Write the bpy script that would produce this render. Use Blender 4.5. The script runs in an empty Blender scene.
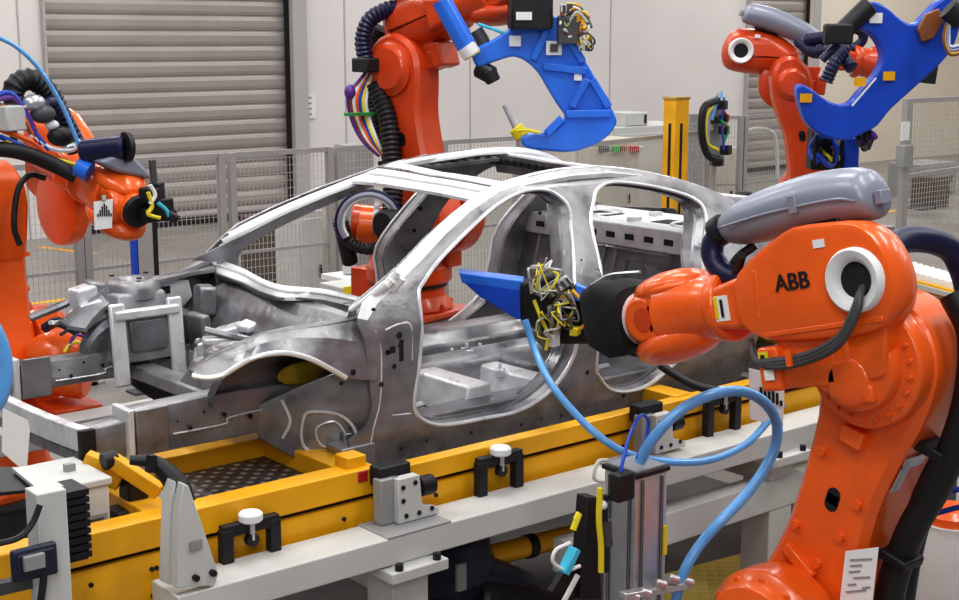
import bpy, bmesh, math, random
from mathutils import Vector, Matrix
random.seed(7)
V=Vector; PI=math.pi; R=math.radians
scene=bpy.context.scene
COL=scene.collection
# ---------------------------------------------------------------- camera model
CX,CY=479.5,300.0
HOR,VX,VY=40.0,2180.0,-700.0
FPX=math.sqrt(-((VX-CX)*(VY-CX)+(HOR-CY)**2))
PITCH=math.atan((CY-HOR)/FPX)
AZ=math.atan((VX-CX)/(FPX/math.cos(PITCH)))
H=3.2
FW=V((math.cos(AZ),math.sin(AZ),0)); RT=V((math.sin(AZ),-math.cos(AZ),0)); UP=V((0,0,1))
def ray(x,y):
    u=(x-CX)/FPX; v=-(y-CY)/FPX
    return FW*(math.cos(PITCH)+math.sin(PITCH)*v)+RT*u+UP*(-math.sin(PITCH)+math.cos(PITCH)*v)
def at(x,y,X=None,Y=None,Z=None,d=None):
    r=ray(x,y)
    if X is not None: t=X/r.x
    elif Y is not None: t=Y/r.y
    elif Z is not None: t=(Z-H)/r.z
    else: t=d/(r.x*FW.x+r.y*FW.y)
    return V((r.x*t,r.y*t,H+r.z*t))
cam=bpy.data.cameras.new('camera'); co=bpy.data.objects.new('camera',cam); COL.objects.link(co)
cam.sensor_width=36; cam.lens=36*FPX/959; cam.clip_start=.1; cam.clip_end=200
co.location=(0,0,H); co.rotation_euler=(PI/2-PITCH,0,AZ-PI/2)
scene.camera=co
# ---------------------------------------------------------------- materials
def mat(name,col,rough=.5,metal=0,noise=.0,nscale=8,bump=0,bscale=40,coat=0,rvar=0,alpha=None,emit=None,spots=None):
    m=bpy.data.materials.new(name); m.use_nodes=True
    nt=m.node_tree; N=nt.nodes; L=nt.links; b=N['Principled BSDF']
    b.inputs['Base Color'].default_value=(*col,1); b.inputs['Roughness'].default_value=rough
    b.inputs['Metallic'].default_value=metal
    if coat: b.inputs['Coat Weight'].default_value=coat; b.inputs['Coat Roughness'].default_value=.12
    tc=N.new('ShaderNodeTexCoord')
    if noise or rvar or spots:
        n=N.new('ShaderNodeTexNoise'); n.inputs['Scale'].default_value=nscale; n.inputs['Detail'].default_value=6
        L.new(tc.outputs['Object'],n.inputs['Vector'])
        cr=N.new('ShaderNodeValToRGB'); cr.color_ramp.elements[0].position=.3; cr.color_ramp.elements[1].position=.7
        lo=tuple(max(0,c*(1-noise)) for c in col); hi=tuple(min(1,c*(1+noise)) for c in col)
        if spots: lo=spots
        cr.color_ramp.elements[0].color=(*lo,1); cr.color_ramp.elements[1].color=(*hi,1)
        L.new(n.outputs['Fac'],cr.inputs['Fac']); L.new(cr.outputs['Color'],b.inputs['Base Color'])
        if rvar:
            mr=N.new('ShaderNodeMapRange'); mr.inputs['From Min'].default_value=.3; mr.inputs['From Max'].default_value=.7
            mr.inputs['To Min'].default_value=max(.05,rough-rvar); mr.inputs['To Max'].default_value=min(1,rough+rvar)
            L.new(n.outputs['Fac'],mr.inputs['Value']); L.new(mr.outputs['Result'],b.inputs['Roughness'])
    if bump:
        n2=N.new('ShaderNodeTexNoise'); n2.inputs['Scale'].default_value=bscale; n2.inputs['Detail'].default_value=3
        L.new(tc.outputs['Object'],n2.inputs['Vector'])
        bp=N.new('ShaderNodeBump'); bp.inputs['Strength'].default_value=bump; bp.inputs['Distance'].default_value=.02
        L.new(n2.outputs['Fac'],bp.inputs['Height']); L.new(bp.outputs['Normal'],b.inputs['Normal'])
    if emit: b.inputs['Emission Color'].default_value=(*col,1); b.inputs['Emission Strength'].default_value=emit
    return m
M={}
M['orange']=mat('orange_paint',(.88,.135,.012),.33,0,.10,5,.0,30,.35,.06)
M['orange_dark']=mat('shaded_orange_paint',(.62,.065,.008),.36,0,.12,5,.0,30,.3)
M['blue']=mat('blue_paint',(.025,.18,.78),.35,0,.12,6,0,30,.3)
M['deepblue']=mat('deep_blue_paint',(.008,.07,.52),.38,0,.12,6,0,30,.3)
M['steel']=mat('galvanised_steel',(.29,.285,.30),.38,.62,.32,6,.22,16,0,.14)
M['steel_lt']=mat('bright_lit_steel',(.74,.74,.76),.34,.35,.12,9,.08,18,0,.10)  # same bare steel, near-white from overhead light put into the base colour
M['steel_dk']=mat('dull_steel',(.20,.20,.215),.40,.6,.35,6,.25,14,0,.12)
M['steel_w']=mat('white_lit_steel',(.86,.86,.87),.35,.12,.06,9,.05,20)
M['yellow_dk']=mat('dark_yellow',(.42,.30,.015),.4,0,.4,12)
M['hole']=mat('dark_recess',(.012,.012,.014),.8)
M['black']=mat('black_rubber',(.012,.012,.015),.5,0,.3,10)
M['cloth']=mat('black_fabric',(.010,.010,.012),.8,0,.3,14,.25,8)
M['navy']=mat('navy_corrugated_hose',(.012,.012,.055),.4)
M['bluehose']=mat('blue_hose',(.14,.40,.80),.3,0,.08,20,0,30,.3)
M['darkbluehose']=mat('strong_blue_cable',(.02,.08,.5),.35)
M['cyan']=mat('cyan_plastic',(.06,.52,.72),.4)
M['fin']=mat('grey_blue_plastic',(.28,.30,.37),.38,.1,.06,3,0,30,.15)
M['white']=mat('white_plastic',(.80,.80,.80),.45,0,.04)
M['paper']=mat('white_paper',(.86,.86,.85),.7)
M['yellow']=mat('yellow_paint',(.80,.40,.008),.42,0,.10,4,.05,20,.1)
M['yellow_lt']=mat('bright_yellow_plastic',(.82,.68,.03),.45)
M['cream']=mat('light_grey_paint',(.58,.58,.56),.5,0,.06,3)
M['grey']=mat('mid_grey_paint',(.33,.33,.33),.5,.1,.08,4)
M['dgrey']=mat('dark_grey_paint',(.09,.09,.095),.5,.2,.15,4)
M['alu']=mat('anodised_aluminium',(.60,.61,.64),.32,.7,.05,12)
M['red']=mat('red_plastic',(.45,.02,.02),.4)
M['purple']=mat('purple_cable',(.14,.04,.30),.4)
M['green']=mat('green_cable',(.04,.35,.08),.4)
M['brown']=mat('brown_cable',(.25,.09,.03),.45)
M['fence']=mat('grey_fence_paint',(.42,.40,.39),.45,.3,.05)
M['wire']=mat('fence_wire',(.55,.53,.50),.45,.3)
M['wall']=mat('wall_paint',(.72,.68,.665),.8,0,.04,.6)
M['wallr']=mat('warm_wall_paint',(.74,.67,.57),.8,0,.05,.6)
M['shutter']=mat('shutter_metal',(.38,.34,.325),.5,.25,.06,1.2)
M['frame']=mat('door_frame_paint',(.44,.42,.41),.6)
M['floor']=mat('concrete_floor',(.25,.23,.215),.38,0,.15,1.2,.03,8,0,.12)
M['motor']=mat('blue_black_casting',(.016,.020,.045),.45)
M['brass']=mat('brass',(.7,.45,.12),.35,.8)
M['beige']=mat('beige_machine_paint',(.60,.55,.47),.55,0,.06)
M['brownp']=mat('brown_grille_paint',(.10,.075,.06),.6)
# diamond plate
def plate_mat(name,base,spot,sc):
    m=bpy.data.materials.new(name); m.use_nodes=True; nt=m.node_tree; N=nt.nodes; L=nt.links; b=N['Principled BSDF']
    tc=N.new('ShaderNodeTexCoord'); mp=N.new('ShaderNodeMapping'); mp.inputs['Rotation'].default_value=(0,0,R(45)); mp.inputs['Scale'].default_value=(sc,sc,sc)
    L.new(tc.outputs['Object'],mp.inputs['Vector'])
    v=N.new('ShaderNodeTexVoronoi'); v.inputs['Randomness'].default_value=0.0; v.inputs['Scale'].default_value=1; L.new(mp.outputs['Vector'],v.inputs['Vector'])
    cr=N.new('ShaderNodeValToRGB'); cr.color_ramp.elements[0].position=.30; cr.color_ramp.elements[1].position=.42
    cr.color_ramp.elements[0].color=(*spot,1); cr.color_ramp.elements[1].color=(*base,1)
    L.new(v.outputs['Distance'],cr.inputs['Fac']); L.new(cr.outputs['Color'],b.inputs['Base Color']); b.inputs['Roughness'].default_value=.4; b.inputs['Metallic'].default_value=.3
    bp=N.new('ShaderNodeBump'); bp.inputs['Strength'].default_value=.5; bp.inputs['Distance'].default_value=.01; bp.invert=True
    L.new(v.outputs['Distance'],bp.inputs['Height']); L.new(bp.outputs['Normal'],b.inputs['Normal'])
    return m
M['plate']=plate_mat('dark_tread_plate',(.05,.045,.045),(.34,.28,.24),16)
M['yplate']=plate_mat('yellow_studded_mat',(.62,.46,.01),(.85,.66,.03),14)
# ---------------------------------------------------------------- mesh helpers
SPLIT={'casting_boss','rail','seat_bracket','valve','suspension_bracket','bolt','gear_bolt','cowl_bracket','tower_brace','cable_clip','leg','clamp_screw','boss','cross_brace','gate_rail'}
def islands(bm):
    seen=set(); out=[]
    for v in bm.verts:
        if v in seen: continue
        st=[v]; seen.add(v); comp=[]
        while st:
            a=st.pop(); comp.append(a)
            for e in a.link_edges:
                b=e.other_vert(a)
                if b not in seen: seen.add(b); st.append(b)
        out.append(comp)
    return out
class MB:
    def __init__(s,T=None): s.bm=bmesh.new(); s.T=T or Matrix.Identity(4)
    def _v(s,p): return s.bm.verts.new(s.T@V(p))
    def _f(s,vs):
        try: return s.bm.faces.new(vs)
        except Exception: return None
    def box(s,c,d,rz=0,rot=None):
        c=V(c); M3=rot or Matrix.Rotation(rz,3,'Z'); vs=[]
        for i in (-1,1):
            for j in (-1,1):
                for k in (-1,1): vs.append(s._v(c+M3@V((i*d[0]/2,j*d[1]/2,k*d[2]/2))))
        for q in ((0,1,3,2),(4,6,7,5),(0,4,5,1),(2,3,7,6),(0,2,6,4),(1,5,7,3)): s._f([vs[i] for i in q])
        return s
    def bar(s,p0,p1,w,h=None,up=(0,0,1),w1=None,h1=None):
        p0=V(p0);p1=V(p1);h=h or w;w1=w1 or w;h1=h1 or h
        d=(p1-p0).normalized(); u=V(up)
        if abs(d.dot(u))>.97: u=V((1,0,0))
        a=d.cross(u).normalized(); b=a.cross(d).normalized(); vs=[]
        for p,ww,hh in ((p0,w,h),(p1,w1,h1)):
            for i,j in ((-1,-1),(1,-1),(1,1),(-1,1)): vs.append(s._v(p+a*i*ww/2+b*j*hh/2))
        for q in ((3,2,1,0),(4,5,6,7),(0,1,5,4),(1,2,6,5),(2,3,7,6),(3,0,4,7)): s._f([vs[i] for i in q])
        return s
    def lathe(s,p,ax,prof,n=24,cap=True):
        p=V(p);ax=V(ax).normalized(); u=V((0,0,1)) if abs(ax.z)<.9 else V((1,0,0))
        a=ax.cross(u).normalized(); b=ax.cross(a).normalized(); rings=[]
        for t,r in prof:
            rings.append([s._v(p+ax*t+(a*math.cos(2*PI*k/n)+b*math.sin(2*PI*k/n))*max(r,1e-4)) for k in range(n)])
        for r0,r1 in zip(rings,rings[1:]):
            for k in range(n): s._f([r0[k],r0[(k+1)%n],r1[(k+1)%n],r1[k]])
        if cap: s._f(rings[0][::-1]); s._f(rings[-1])
        return s
    def cyl(s,p0,p1,r,r1=None,n=24,bev=0):
        p0=V(p0);p1=V(p1);d=p1-p0;l=d.length;r1=r if r1 is None else r1
        if bev: return s.lathe(p0,d,[(0,r-bev),(bev,r),(l-bev,r1),(l,r1-bev)],n)
        return s.lathe(p0,d,[(0,r),(l,r1)],n)
    def ball(s,c,r,sc=(1,1,1),n=16,rot=None):
        c=V(c); m=rot or Matrix.Identity(3); rings=[]
        for i in range(1,n//2):
            ph=PI*i/(n//2)
            rings.append([s._v(c+m@V((math.sin(ph)*math.cos(2*PI*k/n)*r*sc[0],math.sin(ph)*math.sin(2*PI*k/n)*r*sc[1],math.cos(ph)*r*sc[2]))) for k in range(n)])
        t=s._v(c+m@V((0,0,r*sc[2])));b=s._v(c-m@V((0,0,r*sc[2])))
        for k in range(n): s._f([t,rings[0][k],rings[0][(k+1)%n]]); s._f([b,rings[-1][(k+1)%n],rings[-1][k]])
        for r0,r1 in zip(rings,rings[1:]):
            for k in range(n): s._f([r0[k],r1[k],r1[(k+1)%n],r0[(k+1)%n]])
        return s
    def tube(s,pts,r,n=8,closed=False,ribs=0,sm=True):
        P=[V(p) for p in pts]
        if sm: P=spl(P,6,closed)
        if ribs:
            P=resample(P,ribs,closed)
        m=len(P); nrm=None; rings=[]
        for i,p in enumerate(P):
            a=P[(i-1)%m] if closed or i>0 else p; b=P[(i+1)%m] if closed or i<m-1 else p
            t=(b-a).normalized()
            if nrm is None:
                u=V((0,0,1)) if abs(t.z)<.9 else V((1,0,0)); nrm=t.cross(u).normalized()
            nrm=(nrm-t*nrm.dot(t)).normalized(); bb=t.cross(nrm)
            rr=r(i/max(1,m-1)) if callable(r) else r
            if ribs and i%2: rr*=.86
            rings.append([s._v(p+(nrm*math.cos(2*PI*k/n)+bb*math.sin(2*PI*k/n))*rr) for k in range(n)])
        for i in range(m if closed else m-1):
            r0,r1=rings[i],rings[(i+1)%m]
            for k in range(n): s._f([r0[k],r0[(k+1)%n],r1[(k+1)%n],r1[k]])
        if not closed: s._f(rings[0][::-1]); s._f(rings[-1])
        return s
    def prism(s,pts,ex,inset=0):
        """extrude a planar 3d polygon by vector ex"""
        P=[V(p) for p in pts]; ex=V(ex)
        a=[s._v(p) for p in P]; b=[s._v(p+ex) for p in P]
        s._f(a[::-1]); s._f(b); n=len(P)
        for i in range(n): s._f([a[i],a[(i+1)%n],b[(i+1)%n],b[i]])
        return s
    def strip(s,A,B,th=None):
        """sheet between two polylines of equal count, given thickness vector"""
        A=[V(p) for p in A];B=[V(p) for p in B]
        if th is None:
            a=[s._v(p) for p in A]; b=[s._v(p) for p in B]
            for i in range(len(A)-1): s._f([a[i],a[i+1],b[i+1],b[i]])
            return s
        th=V(th); a=[s._v(p) for p in A]; b=[s._v(p) for p in B]; c=[s._v(p+th) for p in A]; d=[s._v(p+th) for p in B]
        for i in range(len(A)-1):
            s._f([a[i],a[i+1],b[i+1],b[i]]); s._f([c[i+1],c[i],d[i],d[i+1]]); s._f([a[i+1],a[i],c[i],c[i+1]]); s._f([b[i],b[i+1],d[i+1],d[i]])
        s._f([a[0],b[0],d[0],c[0]]); s._f([b[-1],a[-1],c[-1],d[-1]])
        return s
    def quad(s,a,b,c,d,th): return s.prism([a,b,c,d],th)
    def build(s,name,m,parent=None,bevel=0,seg=2,smooth=40,**kw):
        if name in SPLIT and parent is not None:
            isl=islands(s.bm)
            if len(isl)>1:
                out_=[]
                for vs in isl:
                    m2=MB(); mp={v:m2.bm.verts.new(v.co) for v in vs}; keep=set(vs)
                    for f in s.bm.faces:
                        if f.verts[0] in keep:
                            try: m2.bm.faces.new([mp[v] for v in f.verts])
                            except Exception: pass
                    out_.append(m2.build(name,m,parent,bevel,seg,smooth,_nosplit=True))
                s.bm.free(); return out_[0]
        kw.pop('_nosplit',None)
        if 'into' in kw: return weld(s,kw['into'],parent,m)
        bmesh.ops.recalc_face_normals(s.bm,faces=s.bm.faces)
        me=bpy.data.meshes.new(name)
        if parent is not None:
            off=world_loc(parent)
        else:
            cs=[v.co for v in s.bm.verts]; off=V(((min(c.x for c in cs)+max(c.x for c in cs))/2,(min(c.y for c in cs)+max(c.y for c in cs))/2,min(c.z for c in cs)))
        for v in s.bm.verts: v.co-=off
        s.bm.to_mesh(me); s.bm.free()
        o=bpy.data.objects.new(name,me); COL.objects.link(o)
        if parent is not None: o.parent=parent
        else: o.location=off
        me.materials.append(m if not isinstance(m,str) else M[m])
        if smooth:
            me.shade_smooth(); me.set_sharp_from_angle(angle=R(smooth))
        if bevel:
            b=o.modifiers.new('bevel','BEVEL'); b.width=bevel; b.segments=seg; b.limit_method='ANGLE'; b.angle_limit=R(35); b.harden_normals=False
        if kw: tag(o,**kw)
        return o
def weld(mb,into,parent,m):
    """merge surface detail (holes, beads, print) into the nearest part of that name, as a second material"""
    bmesh.ops.recalc_face_normals(mb.bm,faces=mb.bm.faces)
    c=sum((v.co for v in mb.bm.verts),V())/len(mb.bm.verts); best=None
    for o in list(COL.objects):
        if o.parent is parent and o.name.split('.')[0]==into:
            cc=sum((v.co for v in o.data.vertices),V())/len(o.data.vertices)+world_loc(o)
            if best is None or (cc-c).length<best[0]: best=((cc-c).length,o)
    o=best[1]
    if o.modifiers:
        dg=bpy.context.evaluated_depsgraph_get(); dg.update()
        me=bpy.data.meshes.new_from_object(o.evaluated_get(dg)); o.modifiers.clear(); o.data=me
    mm=m if not isinstance(m,str) else M[m]
    if mm.name not in [x.name for x in o.data.materials]: o.data.materials.append(mm)
    idx=[x.name for x in o.data.materials].index(mm.name)
    b=bmesh.new(); b.from_mesh(o.data); off=world_loc(o); mp={}
    for v in mb.bm.verts: mp[v]=b.verts.new(v.co-off)
    for f in mb.bm.faces:
        try: g=b.faces.new([mp[v] for v in f.verts]); g.material_index=idx; g.smooth=len(f.verts)<5
        except Exception: pass
    b.to_mesh(o.data); b.free(); mb.bm.free(); o.data.shade_smooth(); o.data.set_sharp_from_angle(angle=R(35)); return o
def world_loc(o):
    l=V((0,0,0))
    while o is not None: l+=V(o.location); o=o.parent
    return l
def spl(P,k=6,closed=False):
    out=[];n=len(P)
    if n<3 : return P
    rng=range(n if closed else n-1)
    for i in rng:
        p0=P[(i-1)%n] if closed or i>0 else P[0]*2-P[1]; p1=P[i]; p2=P[(i+1)%n]; p3=P[(i+2)%n] if closed or i<n-2 else P[-1]*2-P[-2]
        for j in range(k):
            t=j/k; out.append(.5*((2*p1)+(-p0+p2)*t+(2*p0-5*p1+4*p2-p3)*t*t+(-p0+3*p1-3*p2+p3)*t**3))
    if not closed: out.append(P[-1])
    return out
def resample(P,step,closed=False):
    Q=P+[P[0]] if closed else P
    out=[Q[0]]; acc=0
    for a,b in zip(Q,Q[1:]):
        l=(b-a).length
        if l<1e-9: continue
        t=step-acc
        while t<=l: out.append(a+(b-a)*(t/l)); t+=step
        acc=(acc+l)%step if True else 0
        acc=l-(t-step)
    if not closed and (out[-1]-Q[-1]).length>step*.3: out.append(Q[-1])
    if closed and (out[-1]-out[0]).length<step*.5: out.pop()
    return out
def tag(o,label=None,cat=None,group=None,kind=None):
    if label: o['label']=label
    if cat: o['category']=cat
    if group: o['group']=group
    if kind: o['kind']=kind
    return o
def empty(name,loc,label=None,cat=None,group=None):
    o=bpy.data.objects.new(name,None); COL.objects.link(o); o.location=loc; o.empty_display_size=.1
    return tag(o,label,cat,group)
def panel(outline,holes,thick,fn,step=.03,bev=0):
    """flat sheet with holes (2d curve fill) then mapped with fn(u,v,w)->world; returns MB"""
    cu=bpy.data.curves.new('tmp','CURVE'); cu.dimensions='2D'; cu.fill_mode='BOTH'; cu.extrude=thick/2; cu.bevel_depth=bev; cu.bevel_resolution=1
    for pl in [outline]+holes:
        P=resample([V((a,b,0)) for a,b in pl],step,True) if step else [V((a,b,0)) for a,b in pl]
        s=cu.splines.new('POLY'); s.points.add(len(P)-1); s.use_cyclic_u=True
        for q,p in zip(s.points,P): q.co=(p.x,p.y,0,1)
    o=bpy.data.objects.new('tmp',cu); COL.objects.link(o)
    dg=bpy.context.evaluated_depsgraph_get(); dg.update()
    me=bpy.data.meshes.new_from_object(o.evaluated_get(dg))
    mb=MB(); mb.bm.from_mesh(me); bmesh.ops.remove_doubles(mb.bm,verts=mb.bm.verts,dist=1e-4)
    for v in mb.bm.verts: v.co=fn(v.co.x,v.co.y,v.co.z)
    bpy.data.objects.remove(o); bpy.data.curves.remove(cu); bpy.data.meshes.remove(me)
    return mb
def text(txt,size,fn,name,m,parent,bold=.0,ex=.002,align='CENTER'):
    cu=bpy.data.curves.new('tmp','FONT'); cu.body=txt; cu.size=size; cu.extrude=ex; cu.offset=bold; cu.align_x=align; cu.align_y='CENTER'
    o=bpy.data.objects.new('tmp',cu); COL.objects.link(o)
    dg=bpy.context.evaluated_depsgraph_get(); dg.update()
    me=bpy.data.meshes.new_from_object(o.evaluated_get(dg))
    mb=MB(); mb.bm.from_mesh(me)
    for v in mb.bm.verts: v.co=fn(v.co.x,v.co.y,v.co.z)
    bpy.data.objects.remove(o); bpy.data.curves.remove(cu); bpy.data.meshes.remove(me)
    return mb.build(name,m,parent,smooth=0)
def offs(poly,d):
    """offset closed 2d polygon outward by d (approx)"""
    n=len(poly); A=sum(poly[i][0]*poly[(i+1)%n][1]-poly[(i+1)%n][0]*poly[i][1] for i in range(n)); sg=1 if A>0 else -1; out=[]
    for i in range(n):
        a=V(poly[i-1]);b=V(poly[i]);c=V(poly[(i+1)%n]); t=(c-a).normalized(); nn=V((t.y,-t.x))*sg
        out.append((b.x+nn.x*d,b.y+nn.y*d))
    return out
# ================================================================ setting
def struct(mb,name,m,**k):
    o=mb.build(name,m,smooth=0,**k); o['kind']='structure'; return o
struct(MB().box((14,11,-.05),(46,30,.1)),'floor','floor')
WY=22.0
sx0,sx1=at(41,3,Y=WY).x,at(288,3,Y=WY).x
tx0,tx1=at(747,3,Y=WY).x,at(810,3,Y=WY).x
bw=MB()
ztop=7.0
bw.box(((-9+sx0)/2,WY+.15,ztop/2),(sx0+9,.3,ztop)); bw.box(((sx1+tx0)/2,WY+.15,ztop/2),(tx0-sx1,.3,ztop))
bw.box(((tx1+37)/2,WY+.15,ztop/2),(37-tx1,.3,ztop)); bw.box(((sx0+sx1)/2,WY+.15,6.4),(sx1-sx0,.3,1.2)); bw.box(((tx0+tx1)/2,WY+.15,6.4),(tx1-tx0,.3,1.2))
struct(bw,'wall_back','wall')
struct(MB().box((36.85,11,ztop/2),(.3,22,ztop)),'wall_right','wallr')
# pilaster and beige panel right of the small shutter
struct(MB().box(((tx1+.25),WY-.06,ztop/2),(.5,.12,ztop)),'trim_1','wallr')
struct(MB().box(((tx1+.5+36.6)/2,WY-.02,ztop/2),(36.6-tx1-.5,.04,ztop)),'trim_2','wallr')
# thin vertical panel joints on the back wall
jm=MB()
for px in (20,345,470,610): jm.box((at(px,60,Y=WY).x,WY-.004,ztop/2),(.03,.01,ztop))
struct(jm,'trim_3','frame')
def shutter(n,x0,x1,pitch):
    root=empty(f'door_{n}',((x0+x1)/2,WY,0)); root['kind']='structure'
    z=0; prof=[]
    while z<5.8:
        prof+= [(z,0),(z+pitch*.2,-.014),(z+pitch*.6,-.017),(z+pitch*.78,-.0),(z+pitch*.88,.018),(z+pitch*.95,.015)]; z+=pitch
    mb=MB(); mb.strip([V((x0,WY+.1+d,zz)) for zz,d in prof],[V((x1,WY+.1+d,zz)) for zz,d in prof])
    mb.build('shutter_curtain','shutter',root,smooth=0)
    f=MB()
    for x,w in ((x0-.01,.03),(x1+.16,.30)): f.box((x,WY-.06,2.95),(w,.14,5.9))
    f.build('guide_rail','frame',root)
    MB().box((x1-.03,WY+.02,2.95),(.07,.06,5.9)).build('shadow_gap','hole',root)
    MB().box(((x0+x1)/2,WY+.02,.06),(x1-x0,.10,.12)).build('bottom_seal','hole',root)
shutter(1,sx0,sx1,.26); shutter(2,tx0,tx1,.26)
# yellow floor markings
def line(n,a,b,w):
    a=V(a);b=V(b); MB().bar(a+V((0,0,.002)),b+V((0,0,.002)),w,.004).build(f'trim_{n}','yellow',smooth=0)['kind']='structure'
line(4,at(20,305,Z=0),at(300,272,Z=0),.16)
line(5,at(40,247,Z=0),at(95,254,Z=0),.14)
line(6,at(790,222,Z=0),at(950,205,Z=0),.18)
# small warning notice on the wall right of the big shutter
nt=empty('wall_notice',at(308,106,Y=WY-.02),'small white notice with grey characters on the wall beside the large shutter','notice')
p=at(308,106,Y=WY-.02); MB().box(p,(.34,.02,.46)).build('board','white',nt)
for k in range(4):
    MB().box(p+V((-.03,-.014,.15-.1*k)),(.2,.008,.035)).build('character_line','grey',nt,smooth=0)
# ---------------------------------------------------------------- fences
def fence(p0,p1,z1,label,nposts=2,z0=.15,mid=True,group=None,pitch=.048):
    p0=V(p0);p1=V(p1); p0.z=p1.z=0
    root=empty('mesh_fence',(p0+p1)/2,label,'fence',group); d=(p1-p0); L=d.length; d.normalize()
    for k in range(nposts):
        q=p0+(p1-p0)*k/(nposts-1)
        mb=MB(); mb.box(q+V((0,0,z1/2)),(.07,.07,z1)); mb.box(q+V((0,0,.01)),(.16,.16,.02)); mb.build('post','fence',root)
    mb=MB(); mb.bar(p0+V((0,0,z1-.02)),p1+V((0,0,z1-.02)),.04,.05); mb.bar(p0+V((0,0,z0)),p1+V((0,0,z0)),.04,.05)
    if mid: mb.bar(p0+V((0,0,z1*.52)),p1+V((0,0,z1*.52)),.03,.03)
    mb.build('rail','fence',root)
    w=MB(); n=int(L/pitch)
    for i in range(1,n): q=p0+d*(L*i/n); w.bar(q+V((0,0,z0)),q+V((0,0,z1)),.0045,.0045)
    nz=int((z1-z0)/(pitch*1.6))
    for i in range(1,nz): z=z0+(z1-z0)*i/nz; w.bar(p0+V((0,0,z)),p1+V((0,0,z)),.0045,.0045)
    w.build('wire_mesh','wire',root,smooth=0)
FY=12.2
def fx(px,py=150): return at(px,py,Y=FY).x
G='grey wire mesh safety fence panels behind the car'
fence((fx(-20),FY,0),(fx(74),FY,0),2.1,'grey mesh safety fence panel behind the leftmost robot',group=None)
fence((fx(82),FY,0),(fx(220,150),FY,0),2.1,'grey mesh safety fence panel between leftmost robot and the double post',)
fence((fx(231),FY,0),(fx(329),FY,0),2.1,'grey mesh safety fence panel in front of the right side of the large shutter')
fence((fx(338),FY,0),(fx(436),FY,0),2.1,'grey mesh safety fence panel just behind the central robot')
fence((fx(444),FY,0),(fx(520,132),FY,0),2.1,'short grey mesh fence panel behind the lower tip of the upper blue gun')
a=at(517,146,Z=2.05); b=at(640,166,Z=2.05)
fence((a.x,a.y,0),(at(660,120,Z=2.1).x,a.y+1.0,0),2.0,'low grey mesh fence panel running behind the roof toward the yellow post')
a=at(684,117,Z=2.1); b=at(741,116,Z=2.1)
fence((a.x,a.y,0),(b.x,b.y,0),2.1,'grey mesh fence panel holding the valve panel right of the yellow post')
c=at(800,112,Z=2.1); fence((b.x+.1,b.y,0),(c.x,c.y,0),2.1,'grey mesh fence panel behind the rear right robot')
# gate with thick frame at the right edge
ga=at(908,99,Z=2.26); gb=at(975,95,Z=2.26); gb.y=ga.y
gate=empty('fence_gate',V(((ga.x+gb.x)/2,ga.y,0)),'grey framed safety gate with switch box at the right edge','gate')
for q,w in ((ga,.16),(gb,.12)):
    MB().box((q.x,q.y,1.13),(w,.1,2.26)).build('gate_post','fence',gate)
m_=MB(); m_.bar((ga.x,ga.y,2.23),(gb.x,ga.y,2.23),.06,.07); m_.bar((ga.x,ga.y,1.0),(gb.x,ga.y,1.05),.06,.07); m_.build('gate_rail','fence',gate)
w=MB(); n=30
for i in range(1,n): x=ga.x+(gb.x-ga.x)*i/n; w.bar((x,ga.y,.1),(x,ga.y,2.2),.007,.007)
for i in range(1,24): z=.1+i*.085; w.bar((ga.x,ga.y,z),(gb.x,ga.y,z),.007,.007)
w.build('wire_mesh','wire',gate,smooth=0)
sb=MB().box((ga.x-.16,ga.y-.1,1.35),(.26,.16,.36)).build('switch_box','grey',gate,bevel=.01)
MB().box((ga.x-.12,ga.y-.06,1.75),(.22,.02,.30)).build('sign_plate','white',gate)
# ================================================================ car body shell
CYc=6.0
def ys(z):
    if z<1.9: return 5.02+.0*(z)+max(0,1.45-z)*.15
    t=z-1.9; return 5.02+.35*t+.75*t*t
def side(px,py,dy=0):
    Y=5.05
    for _ in range(25):
        p=at(px,py,Y=Y+dy); Y=.5*Y+.5*ys(p.z)
    return (p.x,p.z)
def mir(p): return V((p[0],2*CYc-p[1],p[2]))
car=empty('car_body_shell',(4.8,CYc,1.25),'bare unpainted steel car body shell riding on the yellow conveyor skid','car body')
def lerpk(K,x):
    if x<=K[0][0]: return K[0][1]
    for (a,p),(b,q) in zip(K,K[1:]):
        if x<=b: return p+(q-p)*(x-a)/(b-a)
    return K[-1][1]
def farmap(c):
    # the far side carries a wider, further-back centre pillar and a slightly higher rail
    dx=lerpk(((4.3,0),(4.80,.12),(4.90,.15),(5.03,.17),(5.5,.14),(6.3,.05),(7,0)),c.x)*lerpk(((1.3,0),(1.6,1)),c.z)
    dz=.045*lerpk(((2.0,0),(2.4,1)),c.z)*lerpk(((4.3,0),(4.8,1),(6.4,1),(6.9,0)),c.x)
    dx+=lerpk(((3.4,.30),(3.9,0)),c.x)*lerpk(((1.6,0),(1.85,1)),c.z) if c.x>3.35 and c.y<5.2 and c.z>1.6 and c.x<4 else 0
    return V((c.x+dx,2*CYc-c.y-.05*lerpk(((1.8,1),(2.4,0)),c.z),c.z+dz))
def both(fn,name,m,**k):
    """fn(mirror)->MB ; builds near and far copies as separate parts"""
    for s in (0,1):
        mb=fn()
        if s:
            for v in mb.bm.verts: v.co=farmap(v.co)
        mb.build(name,m,car,**k)
S=lambda L:[side(*q) for q in L]
# outline of side frame (near), sill front corner, up hinge pillar, a-pillar, roof rail, tail, arch
out_px=[(351,475),(349,440),(366,428),(372,405),(368,372),(366,345),(357,322),(362,304),(390,280),(410,262),(436,234),(462,210),(492,190),(524,178),(560,170),(600,167),(640,171),(680,180),(715,192),(738,204)]
out=S(out_px)
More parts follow.
